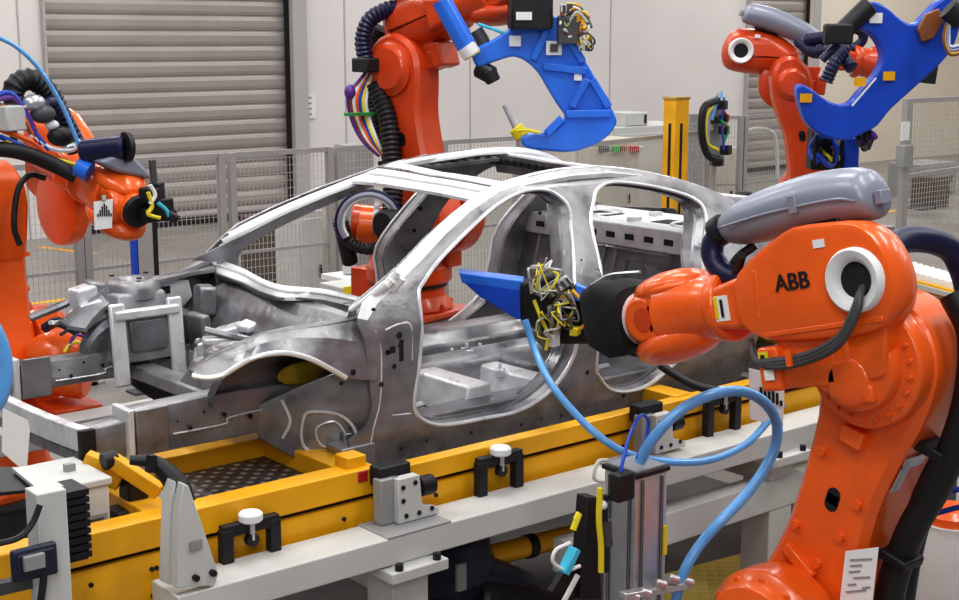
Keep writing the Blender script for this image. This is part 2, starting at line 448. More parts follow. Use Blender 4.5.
# rear quarter (behind the front robot): continue in metres
last=out[-1]
out+= [(6.55,2.15),(6.85,2.06),(7.25,2.02),(7.62,1.98),(7.72,1.90),(7.74,1.80),(7.70,1.62),(7.62,1.50),(7.20,1.48),(7.0,1.50)]
ac=(6.62,1.40); out+= [(ac[0]+.38*math.cos(R(t)),ac[1]+.36*math.sin(R(t))) for t in (15,40,65,90,115,140,165)]
out+= [(6.20,1.36),(6.12,1.27),(5.738,1.27)]
f_open=S([(418,366),(413,404),(421,419),(443,425),(480,419),(520,410),(551,389),(570,362),(577,335),(574,290),(571,235),(570,214),(564,201),(547,190),(524,191),(499,203),(474,224),(442,256),(424,280),(418,300)])
r_open=S([(596,355),(599,378),(614,391),(641,388),(667,370),(688,343),(699,300),(702,255),(705,215),(692,198),(656,187),(618,182),(600,186),(593,200),(593,240)])
def smo(P,k=3): return [(p.x,p.y) for p in spl([V((a,b,0)) for a,b in P],k,True)]
f_s,r_s=smo(f_open,4),smo(r_open,4)
SF=lambda dy:(lambda u,v,w: V((u,ys(v)+dy+w,v)))
both(lambda:panel(out,[f_s,r_s],.012,SF(0),.035,.004),'side_frame','steel',smooth=35)
# flanges: return wall and inner recessed ring around each door opening
for O in (f_s,r_s):
    O2=offs(O,-.012); O3=offs(O,-.024)
    def fl(O=O,O2=O2,O3=O3):
        mb=MB(); cl=lambda P:P+[P[0]]
        def step(P,Q,d0,d1):
            mb.strip([V((a,ys(b)+d0,b)) for a,b in cl(P)],[V((a,ys(b)+d1,b)) for a,b in cl(Q)])
        step(O,O2,.0,.055); step(O2,O3,.055,.058); step(O3,offs(O,-.026),.058,.12)
        return mb
    both(fl,'door_flange','steel',smooth=50)
    def rim(O=O): return MB().tube([V((a,ys(b)-.006,b)) for a,b in O],.011,6,True,sm=False)
    both(rim,'opening_rim','steel_lt')
# inner side structure (box section behind the side frame pillars)
def inner():
    O1=offs(f_s,.0);
    return panel(offs(out,-.03),[offs(f_s,-.025),offs(r_s,-.025)],.010,SF(.13),.05)
both(inner,'inner_side_panel','steel',smooth=35)
def pillar_detail():
    mb=MB()
    for x,z,r in ((4.93,1.72,.014),(4.93,1.86,.028),(4.94,2.05,.012),(4.93,2.18,.015),(4.93,2.30,.010)): mb.lathe((x,ys(z)+.137,z),(0,1,0),[(0,r),(.006,r)],10)
    return mb
both(pillar_detail,'fixing_hole','hole',into='inner_side_panel')
# roof rail bright outer crown
def rail():
    P=S([(395,274),(414,256),(438,231),(464,207),(492,187),(524,175),(560,167),(600,164),(640,168),(680,177),(715,189),(738,201)])+[(6.52,2.15),(6.85,2.05)]
    return MB().tube([V((a,ys(b)+.030,b-.045)) for a,b in P],.036,10)
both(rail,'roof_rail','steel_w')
# a-pillar bright face
def apf():
    A=S([(357,318),(362,302),(390,277),(412,258),(437,231),(463,207),(492,188),(524,176)]); B=S([(366,320),(376,303),(399,281),(420,260),(444,234),(469,211),(497,192),(528,180)])
    return MB().strip([V((a,ys(b)-.012,b)) for a,b in A],[V((a,ys(b)-.012,b)) for a,b in B],(0,.008,0))
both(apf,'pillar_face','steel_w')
# sill underside/inner
x0,x1=out[0][0],5.74
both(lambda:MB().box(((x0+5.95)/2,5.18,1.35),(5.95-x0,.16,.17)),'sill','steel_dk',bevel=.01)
both(lambda:MB().box(((x0+5.95)/2,5.06,1.275),(5.95-x0+.1,.02,.035)),'sill_flange','steel',bevel=.003)
# spot holes on side frame
def holes():
    mb=MB()
    for px,py,r in ((398,335,.016),(386,352,.013),(393,300+66,.012),(399,345,.012),(380,384,.013),(388,352,.01),(362,458,.013),(372,455,.011),(380,468,.008),(372,310,.012),(352,372,.014),(340,383,.01),(640,402,.010),(622,395,.012),(672,388,.012),(610,412,.008),(660,396,.008),(425,440,.008),(470,432,.008),(520,424,.008),(560,415,.008),(400,448,.008),(540,418,.006),(583,300,.009),(584,330,.010),(586,372,.012),(580,260,.006)):
        a,b=side(px,py); mb.lathe((a,ys(b)-.012,b),(0,1,0),[(0,r),(.004,r)],10)
    a,b=side(400,350); mb.box((a,ys(b)-.010,b),(.022,.006,.10)); mb.box((a-.05,ys(b)-.010,b+.01),(.03,.006,.03))
    return mb
both(holes,'fixing_hole','hole',smooth=0,into='side_frame')
# embossed ribs on hinge pillar
def ribs():
    mb=MB()
    for L in ([(374,330),(380,352),(379,400),(372,430),(368,455)],[(384,330),(398,324),(410,326),(411,360)],[(391,415),(410,413)]):
        mb.tube([V((a,ys(b)-.006,b)) for a,b in S(L)],.006,6)
    return mb
both(ribs,'pressed_rib','steel_lt',into='side_frame')
# ---------------- roof
def roofz(x,y):
    t=(y-CYc)/.60
    # longitudinal crown
    K=((4.4,2.41),(4.6,2.444),(4.87,2.485),(5.16,2.508),(5.46,2.507),(5.73,2.472),(5.99,2.41),(6.2,2.334),(6.4,2.25))
    zz=K[-1][1]
    for (a,za),(b,zb) in zip(K,K[1:]):
        if x<=b: zz=za+(zb-za)*(x-a)/(b-a); break
    zz-=.02
    return zz+.035*(1-t*t)+max(0,t)*.05*lerpk(((4.4,0),(4.8,1)),x)
def cross(x0,x1,ya=5.47,yb=6.53,dz=0,n=14,bow=.06,th=-.02,x0b=None,x1b=None):
    A=[];B=[]
    for i in range(n+1):
        y=ya+(yb-ya)*i/n; t=(y-CYc)/.55; sh=-bow*(1-t*t)
        A.append(V((x0+sh,y,roofz(x0,y)+dz))); B.append(V((x1+sh,y,roofz(x1,y)+dz)))
    return MB().strip(A,B,(0,0,th))
cross(4.50,4.60,dz=-.012,bow=.06).build('header_flange','steel_lt',car,bevel=.003)
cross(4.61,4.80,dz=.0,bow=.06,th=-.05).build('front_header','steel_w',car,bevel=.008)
cross(4.68,4.70,dz=.008,bow=.06,th=-.02).build('pressed_rib','steel',car,into='front_header')
cross(5.56,5.70,dz=.0,bow=.02,th=-.03).build('roof_bow','steel_w',car,bevel=.008)
cross(5.50,5.56,dz=-.02,bow=.02,th=-.04).build('roof_bow','steel_dk',car,bevel=.004)
cross(5.95,6.15,dz=.0,bow=-.03,th=-.04).build('rear_header','steel_lt',car,bevel=.008)
for ya,yb in ((5.43,5.56),(6.44,6.57)):
    mb=MB(); A=[];B=[]
    for i in range(20):
        x=4.62+(6.1-4.62)*i/19; A.append(V((x,ya,roofz(x,ya)-.004))); B.append(V((x,yb,roofz(x,yb)-.004)))
    mb.strip(A,B,(0,0,-.03)); mb.build('roof_side_strip','steel_lt',car,bevel=.005)
# row of holes: dark perforated reinforcement across the far side of the openings
mb=MB(); mh=MB()
for ya,x0_,x1_ in ((6.40,4.92,5.45),(6.40,5.72,5.92)):
    mb.bar((x0_,ya,roofz(x0_,ya)-.045),(x1_,ya,roofz(x1_,ya)-.045),.09,.02)
    for k in range(6):
        x=x0_+.05+(x1_-x0_-.1)*k/5; mh.lathe((x,ya,roofz(x,ya)-.034),(0,0,1),[(0,.022),(.003,.022)],10)
A=[];B=[]
for i in range(15):
    y=5.56+(6.44-5.56)*i/14; A.append(V((5.47,y,roofz(5.4,y)-.02))); B.append(V((5.50,y,roofz(5.4,y)-.12)))
    if i%1==0: mh.box((5.468,y,roofz(5.4,y)-.06),(.03,.028,.03))
mb.strip(A,B,(0,0,-.01)); mb.build('perforated_reinforcement','steel_dk',car); mh.build('fixing_hole','hole',car,into='perforated_reinforcement')
# ---------------- cowl and screen base
A=[at(*q,Z=z) for q,z in (((203,258),1.97),((214,258),1.99),((241,267),1.985),((262,278),1.98),((283,285),1.975),((320,288),1.965),((345,293),1.96),((372,299),1.95))]
B=[at(*q,Z=z) for q,z in (((206,266),1.93),((222,274),1.95),((245,282),1.94),((264,291),1.93),((282,297),1.93),((304,297),1.92),((325,299),1.915),((343,303),1.91),((360,308),1.90))]
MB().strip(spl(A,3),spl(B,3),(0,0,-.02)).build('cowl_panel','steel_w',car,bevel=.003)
mb=MB(); mb.tube([a*.5+b*.5+V((0,0,.004)) for a,b in zip(A,B)],.010,6); mb.build('cowl_bead','steel_w',car,into='cowl_panel')
# bright reinforcement blades fanning from the pillar foot
for L in ([(398,272),(382,288),(366,303),(352,318)],[(392,280),(378,296),(364,308),(348,322)],[(402,278),(390,295),(384,308)],[(386,284),(368,298),(350,310)]):
    P=[at(a,b,Y=5.06+.05*k) for k,(a,b) in enumerate(L)]
    MB().tube(P,lambda t:.020-.008*t,8).build('pillar_reinforcement','steel_w',car)
Bd=[p+V((-.02,0,-.0)) for p in B]; C=[at(*q,Z=z) for q,z in (((214,272),1.90),((226,281),1.87),((238,288),1.86),((256,296),1.85),((270,302),1.84),((290,301),1.85),((318,304),1.86),((335,310),1.84),((352,318),1.82))]
MB().strip(Bd,C,(0,0,-.012)).build('cowl_lower_lip','steel',car)
mb=MB()
for k,(px,py) in enumerate(((232,277),(240,284),(251,288),(262,293),(270,296),(246,280),(259,285))):
    p=at(px,py,Z=1.90); mb.ball(p,.022,(1.5,1.0,.4),8)
mb.build('cowl_bracket','steel_lt',car)
# firewall (dash panel), pressed relief
FWx=lambda y,z: 3.62+.10*((y-6)/.8)**2*(-1)+(z-1.6)*.55
def fw_fn(u,v,w): return V((FWx(u,v)+w,u,v))
panel([(5.22,1.35),(5.22,1.80),(5.35,1.90),(6.65,1.90),(6.80,1.80),(6.80,1.35)],[[(5.75,1.42),(5.75,1.58),(6.2,1.58),(6.2,1.42)]],.01,fw_fn,.05).build('firewall','steel',car)
mb=MB()
for y,z,r in ((6.62,1.72,.075),(6.35,1.70,.09),(5.95,1.74,.06),(5.5,1.66,.08),(5.7,1.78,.04),(6.15,1.80,.04)):
    mb.tube([V((FWx(y,z)-.012,y+r*math.cos(t*PI/6),z+r*math.sin(t*PI/6))) for t in range(12)],.012,6,True)
mb.tube([V((FWx(6.7,1.62)-.01,6.7,1.62)),V((FWx(6,1.66)-.01,6.2,1.64)),V((FWx(5.6,1.6)-.01,5.5,1.60))],.016,6)
mb.build('pressed_rib','steel_lt',car,into='firewall')
mb=MB()
for y,z,r in ((6.62,1.72,.04),(6.35,1.70,.03),(5.95,1.74,.03),(5.5,1.66,.03),(6.5,1.55,.02),(6.25,1.84,.015),(6.05,1.62,.015),(5.6,1.74,.015)):
    x=FWx(y,z)-.02; mb.lathe((x,y,z),(1,0,0),[(0,r),(.006,r)],12)
mb.build('fixing_hole','hole',car,into='firewall')
# bright bracket cluster in the engine bay
mb=MB()
for px,py,Z,s in ((232,330,1.72,(.16,.10,.05)),(250,325,1.75,(.12,.12,.04)),(268,330,1.72,(.10,.10,.06)),(222,340,1.68,(.20,.08,.04)),(246,340,1.66,(.24,.12,.04)),(210,348,1.62,(.14,.10,.10)),(200,352,1.60,(.05,.06,.14))):
    p=at(px,py,Z=Z); mb.box(p,s,rot=Matrix.Rotation(R(random.uniform(-25,25)),3,'Z')@Matrix.Rotation(R(random.uniform(-15,15)),3,'Y'))
mb.build('suspension_bracket','steel_lt',car,bevel=.012)
mb=MB(); p=at(300,338,Z=1.66); mb.tube([at(205,330,Z=1.74),at(240,338,Z=1.70),at(285,345,Z=1.70),at(330,328,Z=1.74)],.02,8); mb.tube([at(195,345,Z=1.65),at(222,328,Z=1.70),at(262,318,Z=1.76)],.014,8); mb.build('cross_brace','steel',car)
# ---------------- longitudinal rails, bumper beam
nr=MB(); q0=at(85,432,Y=5.32)
nr.prism([(2.33,5.32,1.61),(2.50,5.32,1.62),(2.50,5.32,1.655),(3.05,5.32,1.665),(3.45,5.32,1.65),(3.70,5.32,1.42),(3.70,5.32,1.30),(3.52,5.32,1.30),(3.42,5.32,1.40),(3.30,5.32,1.45),(2.50,5.32,1.455),(2.33,5.32,1.52)],(0,.12,0))
nr.build('front_rail','steel',car,bevel=.010)
fr=MB(); fr.prism([(2.33,6.56,1.60),(2.50,6.56,1.63),(3.05,6.56,1.63),(3.45,6.56,1.60),(3.70,6.56,1.42),(3.70,6.56,1.30),(3.52,6.56,1.30),(3.30,6.56,1.45),(3.0,6.56,1.49),(2.50,6.56,1.49),(2.33,6.56,1.50)],(0,.12,0)); fr.build('front_rail','steel',car,bevel=.010)
for y in (5.31,6.55):
    MB().box((2.50,y+.06,1.56),(.03,.16,.22)).build('rail_flange','steel_lt',car,bevel=.006)
    MB().box((2.60,y-.003,1.56),(.15,.02,.20)).build('crash_box_plate','steel',car,bevel=.004)
for y in (5.306,6.545):
    mb=MB()
    for x,z,r in ((2.59,1.60,.012),(2.59,1.53,.012),(2.78,1.54,.009),(2.85,1.60,.006),(2.95,1.57,.01),(3.08,1.54,.012),(3.2,1.58,.008),(3.32,1.56,.012),(3.40,1.50,.008),(2.72,1.58,.005),(2.50,1.62,.004)):
        mb.lathe((x,y-.004,z),(0,1,0),[(0,r),(.005,r)],10)
    mb.build('fixing_hole','hole',car,into='front_rail')
    MB().tube([(2.70,y+.008,1.525),(2.95,y+.008,1.525),(2.98,y+.008,1.55),(3.2,y+.008,1.56)],.005,6).build('pressed_rib','steel_lt',car,into='front_rail')
bb=MB(); P=[]
for i in range(13):
    t=i/12; y=5.28+1.5*t; P.append(V((2.30-.05*(1-(2*t-1)**2),y,1.575)))
for a,b in zip(P,P[1:]): bb.bar(a,b,.05,.10)
bb.build('bumper_beam','steel_lt',car,bevel=.006)
bb=MB()
for a,b in zip(P,P[1:]): bb.bar(a+V((.02,0,-.09)),b+V((.02,0,-.09)),.04,.05)
bb.build('lower_cross_rail','steel',car,bevel=.006)
MB().box((2.29,5.27,1.56),(.07,.03,.14)).build('beam_end_cap','black',car,bevel=.004)
# front cross member between rails near tower
MB().bar((3.15,5.44,1.52),(3.15,6.56,1.52),.12,.07).build('cross_member','steel',car,bevel=.01)
MB().bar((3.5,5.3,1.50),(3.5,6.7,1.50),.10,.16).build('cross_member','steel_lt',car,bevel=.015)
# ---------------- strut towers
def tower(yc,ztop,s,zb=1.58):
    root=car; mb=MB()
    # outer boxy casting: lofted
    base=[(2.99,-.19),(3.38,-.19),(3.42,.20),(3.0,.20)]; top=[(3.04,-.13),(3.31,-.13),(3.33,.14),(3.05,.14)]
    lo=[V((x,yc+s*y,zb)) for x,y in base]; hi=[V((x,yc+s*y,ztop-.06)) for x,y in top]
    a=[mb._v(p) for p in lo]; b=[mb._v(p) for p in hi]
    for i in range(4): mb._f([a[i],a[(i+1)%4],b[(i+1)%4],b[i]])
    mb._f(b)
    mb.lathe((3.19,yc,ztop-.10),(0,0,1),[(0,.15),(.05,.145),(.09,.13),(.10,.08),(.07,.055),(.05,.0)],24,cap=False)
    o=mb.build('strut_tower','steel',car,bevel=.02,seg=3)
    y=yc-.19
    if s<0: return
    f=MB(); 
    for x in (3.02,3.34): f.bar((x,y-.005,zb-.12),(x,yc-.155,ztop-.10),.03,.085,up=(1,0,0))
    f.bar((3.0,y+.02,ztop-.16),(3.36,y+.02,ztop-.16),.05,.05)
    f.build('tower_brace','steel_lt',car,bevel=.012)
    MB().prism([(3.08,y-.008,zb+.05),(3.28,y-.008,zb+.05),(3.28,y+.012,ztop-.20),(3.08,y+.012,ztop-.20)],(0,.01,0)).build('tower_recess','steel_dk',car,bevel=.004)
    h=MB()
    for k in range(3):
        an=k*2*PI/3+.4; h.lathe((3.19+.105*math.cos(an),yc+.105*math.sin(an),ztop+.005),(0,0,1),[(0,.014),(.006,.014)],10)
    h.lathe((3.19,yc,ztop-.04),(0,0,1),[(0,.05),(.01,.05)],16)
    h.build('fixing_hole','hole',car,into='strut_tower')
tower(6.66,1.985,1); tower(5.62,1.80,-1,1.62)
# ---------------- fender upper rails (near white arch, far one)
top=[(190,370),(205,360),(222,351),(242,343),(262,335),(290,329),(318,325),(345,320),(362,316),(378,314)]
low=[(192,376),(207,378),(223,375),(238,366),(256,357),(282,353),(305,357),(325,366),(346,378),(376,380)]
Yl=[5.26,5.23,5.20,5.17,5.13,5.09,5.06,5.04,5.03,5.02]
def frail():
    mb=MB(); A=[at(*q,Y=y+.08) for q,y in zip(top,Yl)]; B=[at(*q,Y=y-.02) for q,y in zip(low,Yl)]
    A=spl(A,4);B=spl(B,4); mid=[a*.55+b*.45+V((0,-.03,.012)) for a,b in zip(A,B)]
    mb.strip(A,mid,(0,0,-.012)); mb.strip(mid,B,(0,.012,-.004)); return mb
both(frail,'fender_rail','steel')
def frim(): return MB().tube([at(*q,Y=y-.03) for q,y in zip(low[:-1],Yl)],.012,8)
both(frim,'fender_rail_lip','steel_lt')
def frdk():
    A=[at(px,py-3,Y=y+.17)+V((0,0,.0)) for (px,py),y in zip(top,Yl)]; B=[at(px,py+1,Y=y+.07) for (px,py),y in zip(top,Yl)]
    return MB().strip(spl(A,4),spl(B,4),(0,0,-.02))
both(frdk,'fender_rail_flange','steel')
# wheelhouse behind the arch
def wh():
    c=V((3.24,5.34,1.64)); mb=MB(); n=16
    ar=lambda y,r,zs:[V((c.x+r*math.cos(PI*k/n),y,c.z-.02+zs*math.sin(PI*k/n))) for k in range(n+1)]
    mb.strip(ar(5.28,.36,.22),ar(5.34,.36,.22),None); mb.strip(ar(5.34,.36,.22),ar(5.36,.34,.18),None); mb.strip(ar(5.36,.34,.18),ar(5.37,.0,.0),None)
    return mb
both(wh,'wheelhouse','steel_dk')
# dark yellow patch seen inside the wheelhouse
MB().ball(at(301,373,Y=5.30),.085,(1.5,.12,.62),16).build('yellow_patch','yellow_dk',car)
# closing plate behind the arch: hinge pillar front box with pressed pocket
def clp():
    fnn=lambda u,v,w: V((u,5.04+max(0,3.60-u)*.62+w,v))
    return panel([(3.14,1.58),(3.35,1.68),(3.52,1.74),(3.62,1.72),(3.62,1.27),(3.46,1.25),(3.36,1.26),(3.22,1.36),(3.12,1.44)],[],.012,fnn,.05,.003)
both(clp,'closing_plate','steel')
def clr():
    fnn=lambda u,v: V((u,5.04+max(0,3.60-u)*.62-.012,v))
    mb=MB(); mb.tube([fnn(*q) for q in [(3.30,1.50),(3.33,1.54),(3.44,1.52),(3.50,1.44),(3.49,1.34),(3.40,1.31),(3.30,1.38)]],.008,6,True)
    mb.tube([fnn(*q) for q in [(3.35,1.46),(3.42,1.49),(3.46,1.43),(3.45,1.37),(3.37,1.38)]],.005,6,True)
    mb.tube([fnn(*q) for q in ((3.22,1.60),(3.25,1.50),(3.22,1.42))],.009,6)
    return mb
both(clr,'pressed_rib','steel_lt',into='closing_plate')
# sill front end bracket
both(lambda:MB().prism([(3.40,5.0,1.27),(3.55,5.0,1.27),(3.55,5.0,1.40),(3.36,5.0,1.40)],(0,.14,0)),'sill_end_bracket','steel',bevel=.008)
# ---------------- floor, tunnel, interior structure
fp=MB(); fp.box((5.2,6.0,1.33),(3.4,1.60,.02)); fp.build('floor_pan','steel',car)
mb=MB()
for i in range(7): mb.tube([(3.9,5.35+i*.21 if i<3 else 5.55+i*.19,1.345),(5.6,5.35+i*.21 if i<3 else 5.55+i*.19,1.345)],.018,6)
mb.build('pressed_rib','steel_lt',car,into='floor_pan')
tn=MB(); tn.prism([(3.65,5.80,1.33),(3.65,5.84,1.56),(3.65,5.92,1.62),(3.65,6.08,1.62),(3.65,6.16,1.56),(3.65,6.20,1.33)],(2.6,0,0)); tn.build('tunnel','steel',car,bevel=.015)
for x,z,w in ((4.35,1.50,.16),(4.78,1.47,.14)):
    for ya,yb in ((5.22,5.80),(6.20,6.78)):
        MB().prism([(x-w*.7,ya,1.34),(x-w*.45,ya,z),(x+w*.45,ya,z),(x+w*.7,ya,1.34)],(0,yb-ya,0)).build('seat_cross_member','steel_lt',car,bevel=.015,seg=3)
mb=MB()
for px,py,Z in ((440,355,1.5),(452,357,1.5),(467,352,1.52),(480,352,1.5),(470,388,1.42),(500,372,1.46),(452,385,1.42),(512,380,1.42)):
    p=at(px,py,Z=Z); mb.box(p,(.08,.05,.04),rz=random.uniform(0,2)); mb.lathe(p,(0,0,1),[(0,.012),(.05,.010)],8)
mb.build('seat_bracket','steel_lt',car,bevel=.006)
MB().box((3.95,6.0,1.56),(.10,.5,.10)).build('console_bracket','steel_lt',car,bevel=.015)
# rear seat bulkhead, parcel shelf
bk=lambda u,v,w: V((5.95+(v-1.5)*.25+w,u,v))
panel([(5.22,1.36),(5.20,2.05),(6.80,2.05),(6.78,1.36)],[[(5.5,1.5),(5.5,1.85),(5.85,1.9),(5.88,1.5)],[(6.12,1.5),(6.15,1.9),(6.5,1.85),(6.5,1.5)]],.012,bk,.06,.003).build('seat_bulkhead','steel_dk',car)
mb=MB()
for y in (5.35,5.95,6.05,6.65): mb.tube([bk(y,1.4,-.012),bk(y,1.7,-.012),bk(y,2.0,-.012)],.012,6)
mb.tube([bk(5.5,1.95,-.01),bk(6.5,1.95,-.01)],.012,6,sm=False); mb.build('pressed_rib','steel',car,into='seat_bulkhead')
MB().box((6.35,6.0,2.09),(.62,1.56,.02)).build('parcel_shelf','steel_w',car,bevel=.004)
MB().box((6.05,6.0,2.03),(.03,1.56,.13)).build('shelf_face','steel_lt',car,bevel=.008)
mb=MB()
for i in range(9): mb.box((6.032,5.35+i*.16,2.03),(.006,.07,.035))
mb.box((6.33,5.75,2.102),(.16,.22,.004)); mb.box((6.33,6.35,2.102),(.16,.22,.004))
mb.build('fixing_hole','hole',car,into='shelf_face')
mb=MB()
for y in (5.6,6.4): mb.tube([(6.35+.15*math.cos(t*PI/8),y+.12*math.sin(t*PI/8),2.104) for t in range(16)],.010,6,True)
for x,y in ((6.2,5.95),(6.5,6.05),(6.15,5.45)): mb.box((x,y,2.11),(.08,.05,.03))
mb.build('speaker_flange','steel_lt',car,into='parcel_shelf')
# rear floor, wheel arches and tail panel
MB().box((6.8,6.0,1.50),(1.8,1.5,.02)).build('boot_floor','steel',car)
def rwh():
    c=V((6.62,5.3,1.42)); n=14; mb=MB()
    a=lambda y,r:[V((c.x+r*math.cos(PI*k/n),y,c.z+r*math.sin(PI*k/n))) for k in range(n+1)]
    mb.strip(a(5.06,.38),a(5.42,.38),(0,0,.008)); mb.strip(a(5.42,.38),a(5.42,.02),(0,.008,0)); return mb
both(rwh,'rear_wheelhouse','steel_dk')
MB().box((7.70,6.0,1.78),(.03,1.80,.50)).build('tail_panel','steel',car,bevel=.01)
MB().bar((7.55,5.1,2.12),(7.55,6.9,2.12),.12,.03).build('boot_frame','steel_lt',car)

MB().prism([(4.15,5.62,1.34),(4.15,5.66,1.50),(4.15,5.74,1.54),(4.15,5.80,1.54),(4.15,5.80,1.34)],(1.05,0,0)).build('tunnel_side_beam','steel',car,bevel=.03,seg=3)
MB().box((4.95,5.55,1.42),(.20,.30,.16)).build('seat_mount','steel_dk',car,bevel=.03,seg=3)
mb=MB()
for i in range(5): mb.tube([(4.2+i*.2,5.25,1.347),(4.25+i*.2,5.5,1.347)],.012,6)
mb.build('floor_bead','steel_lt',car,into='floor_pan')

# flange plate with hole right of the far tower, side castings
mb=MB(); P=[at(*q,Y=6.78) for q in ((152,286),(170,279),(189,280),(193,296),(180,311),(158,313))]
mb.prism(P,(0,.02,0)); o=mb.build('tower_flange','steel_lt',car,bevel=.006)
h=MB(); h.box(at(165,290,Y=6.775),(.06,.006,.04)); h.lathe(at(163,297,Y=6.775),(0,1,0),[(0,.012),(.004,.012)],10); h.lathe(at(160,300,Y=6.775),(0,1,0),[(0,.008),(.004,.008)],10); h.build('fixing_hole','hole',car,into='tower_flange')
MB().prism([at(*q,Y=6.74) for q in ((158,313),(182,310),(192,330),(190,352),(170,350),(160,335))],(0,.03,0)).build('tower_gusset','steel_dk',car,bevel=.01)
MB().tube([at(150,286,Y=6.85),at(175,277,Y=6.85),at(196,268,Y=6.85),at(208,262,Y=6.88)],.03,8).build('upper_link','steel',car)
MB().tube([at(30,318,Y=6.95),at(60,306,Y=6.92),at(86,294,Y=6.88),at(104,288,Y=6.85)],.022,8).build('side_link','steel',car)
for px,py,Y,d in ((86,300,6.8,(.16,.10,.16)),(97,325,6.7,(.12,.10,.26)),(94,290,6.82,(.10,.12,.10)),(205,300,6.6,(.10,.14,.16)),(200,335,6.5,(.06,.16,.24))):
    MB().box(at(px,py,Y=Y),d,rot=Matrix.Rotation(R(random.uniform(-20,20)),3,'Z')@Matrix.Rotation(R(random.uniform(-18,18)),3,'Y')).build('casting_rib','steel_lt' if d[0]>.11 else 'steel',car,bevel=.02,seg=3)
# ================================================================ conveyor: yellow skid rail + grey support frame
sk=empty('skid_conveyor',(4.6,6.0,1.1),'long yellow skid conveyor bed carrying the bare car body','conveyor')
for yn,xa in ((4.75,1.5),(6.9,3.8)):
    s=1 if yn<6 else -1; xm=(xa+8.35)/2; L_=8.35-xa
    if yn<6:
        MB().box(((xa+3.38)/2,yn+s*.06,1.32),(3.38-xa,.12,.12)).build('skid_rail','yellow',sk,bevel=.006)
        MB().box(((3.38+8.35)/2,yn+s*.04,1.305),(8.35-3.38,.08,.09)).build('skid_rail','yellow',sk,bevel=.006)
    else: MB().box((xm,yn+s*.06,1.32),(L_,.12,.12)).build('skid_rail','yellow',sk,bevel=.006)
    MB().box((xm,yn+s*.07,1.13),(L_-.1,.10,.21)).build('side_panel','yellow',sk,bevel=.004)
    MB().box((xm,yn+s*.09,1.25),(L_-.2,.10,.04)).build('shadow_gap','hole',sk)
mb=MB()
for x in (2.05,2.3,2.32,2.6,3.2,3.7,4.2,4.9):
    for z in (1.07,1.18): mb.lathe((x,4.745,z),(0,1,0),[(0,.010),(.008,.010)],8)
mb.build('panel_bolt','hole',sk,into='side_panel')
for x,yb in ((3.33,6.0),(2.42,5.7),(5.4,6.85),(6.9,6.85)): MB().box((x,(4.8+yb)/2,1.30),(.13,yb-4.8,.12)).build('cross_beam','yellow',sk,bevel=.006)
MB().box((3.0,5.56,1.30),(.55,.10,.12)).build('inner_beam','yellow',sk,bevel=.006)
MB().box((3.0,5.25,1.26),(.62,.62,.02)).build('tread_plate','plate',sk,smooth=0)
MB().box((4.4,5.85,1.22),(1.9,1.9,.02)).build('tread_plate','plate',sk,smooth=0)
MB().box((3.02,5.86,1.35),(.52,.40,.02)).build('light_cover_sheet','cream',sk,bevel=.004)
MB().box((3.30,4.84,1.38),(.10,.10,.10)).build('locating_block','yellow',sk,bevel=.006)
MB().box((3.30,4.76,1.35),(.05,.03,.05)).build('red_stop','red',sk,bevel=.004,)
# pivoting yellow lever with black tip (left)
lv=empty('clamp_lever',(2.6,5.2,1.36),'yellow pivoting clamp lever with black joint below the front rail','clamp lever')
MB().bar(at(112,460,Y=5.05),at(160,492,Y=4.9),.05,.06).build('lever_arm','yellow',lv,bevel=.006)
MB().bar(at(84,462,Y=5.2),at(122,478,Y=5.1),.06,.10).build('lever_base','yellow',lv,bevel=.006)
MB().cyl(at(103,462,Y=5.05),at(116,458,Y=5.05),.035,n=12).build('pivot','black',lv)
# grey support frame
fr=empty('conveyor_stand',(4.7,4.6,0),'light grey painted steel support frame under the yellow conveyor','stand')
MB().prism([(2.28,4.5,1.03),(7.4,4.5,1.01),(7.4,4.5,1.13),(2.28,4.5,1.15)],(0,.22,0)).build('top_beam','cream',fr,bevel=.006)
MB().box((5.85,4.56,.79),(3.1,.12,.17)).build('lower_beam','cream',fr,bevel=.006)
MB().box((2.9,4.56,.64),(1.0,.12,.17)).build('lower_beam','cream',fr,bevel=.006)
MB().box((4.8,7.4,1.02),(5.1,.2,.13)).build('top_beam','cream',fr,bevel=.006)
for x in (3.37,5.88,7.3,2.33):
    MB().box((x,4.60,.52),(.19,.19,1.02)).build('post','cream',fr,bevel=.006)
    MB().box((x,4.58,.995),(.30,.30,.05)).build('cap_plate','cream',fr,bevel=.006)
    MB().box((x,4.60,.01),(.34,.34,.02)).build('foot_plate','cream',fr)
for x in (3.37,5.88,7.3):
    MB().box((x,7.4,.50),(.16,.16,.96)).build('post','cream',fr,bevel=.006)
    MB().box((x,6.0,.9),(.12,2.6,.12)).build('cross_tie','cream',fr,bevel=.006)
mb=MB()
for x in (3.27,3.47,5.78,5.98): mb.lathe((x,4.45,1.02),(0,0,1),[(0,.018),(.03,.018)],6)
mb.build('bolt','black',fr)
for x,yw in ((3.42,.22),(4.85,.22)):
    MB().box((x,4.61,1.147),(.34,yw,.012)).build('shim_plate','grey',fr,bevel=.002)
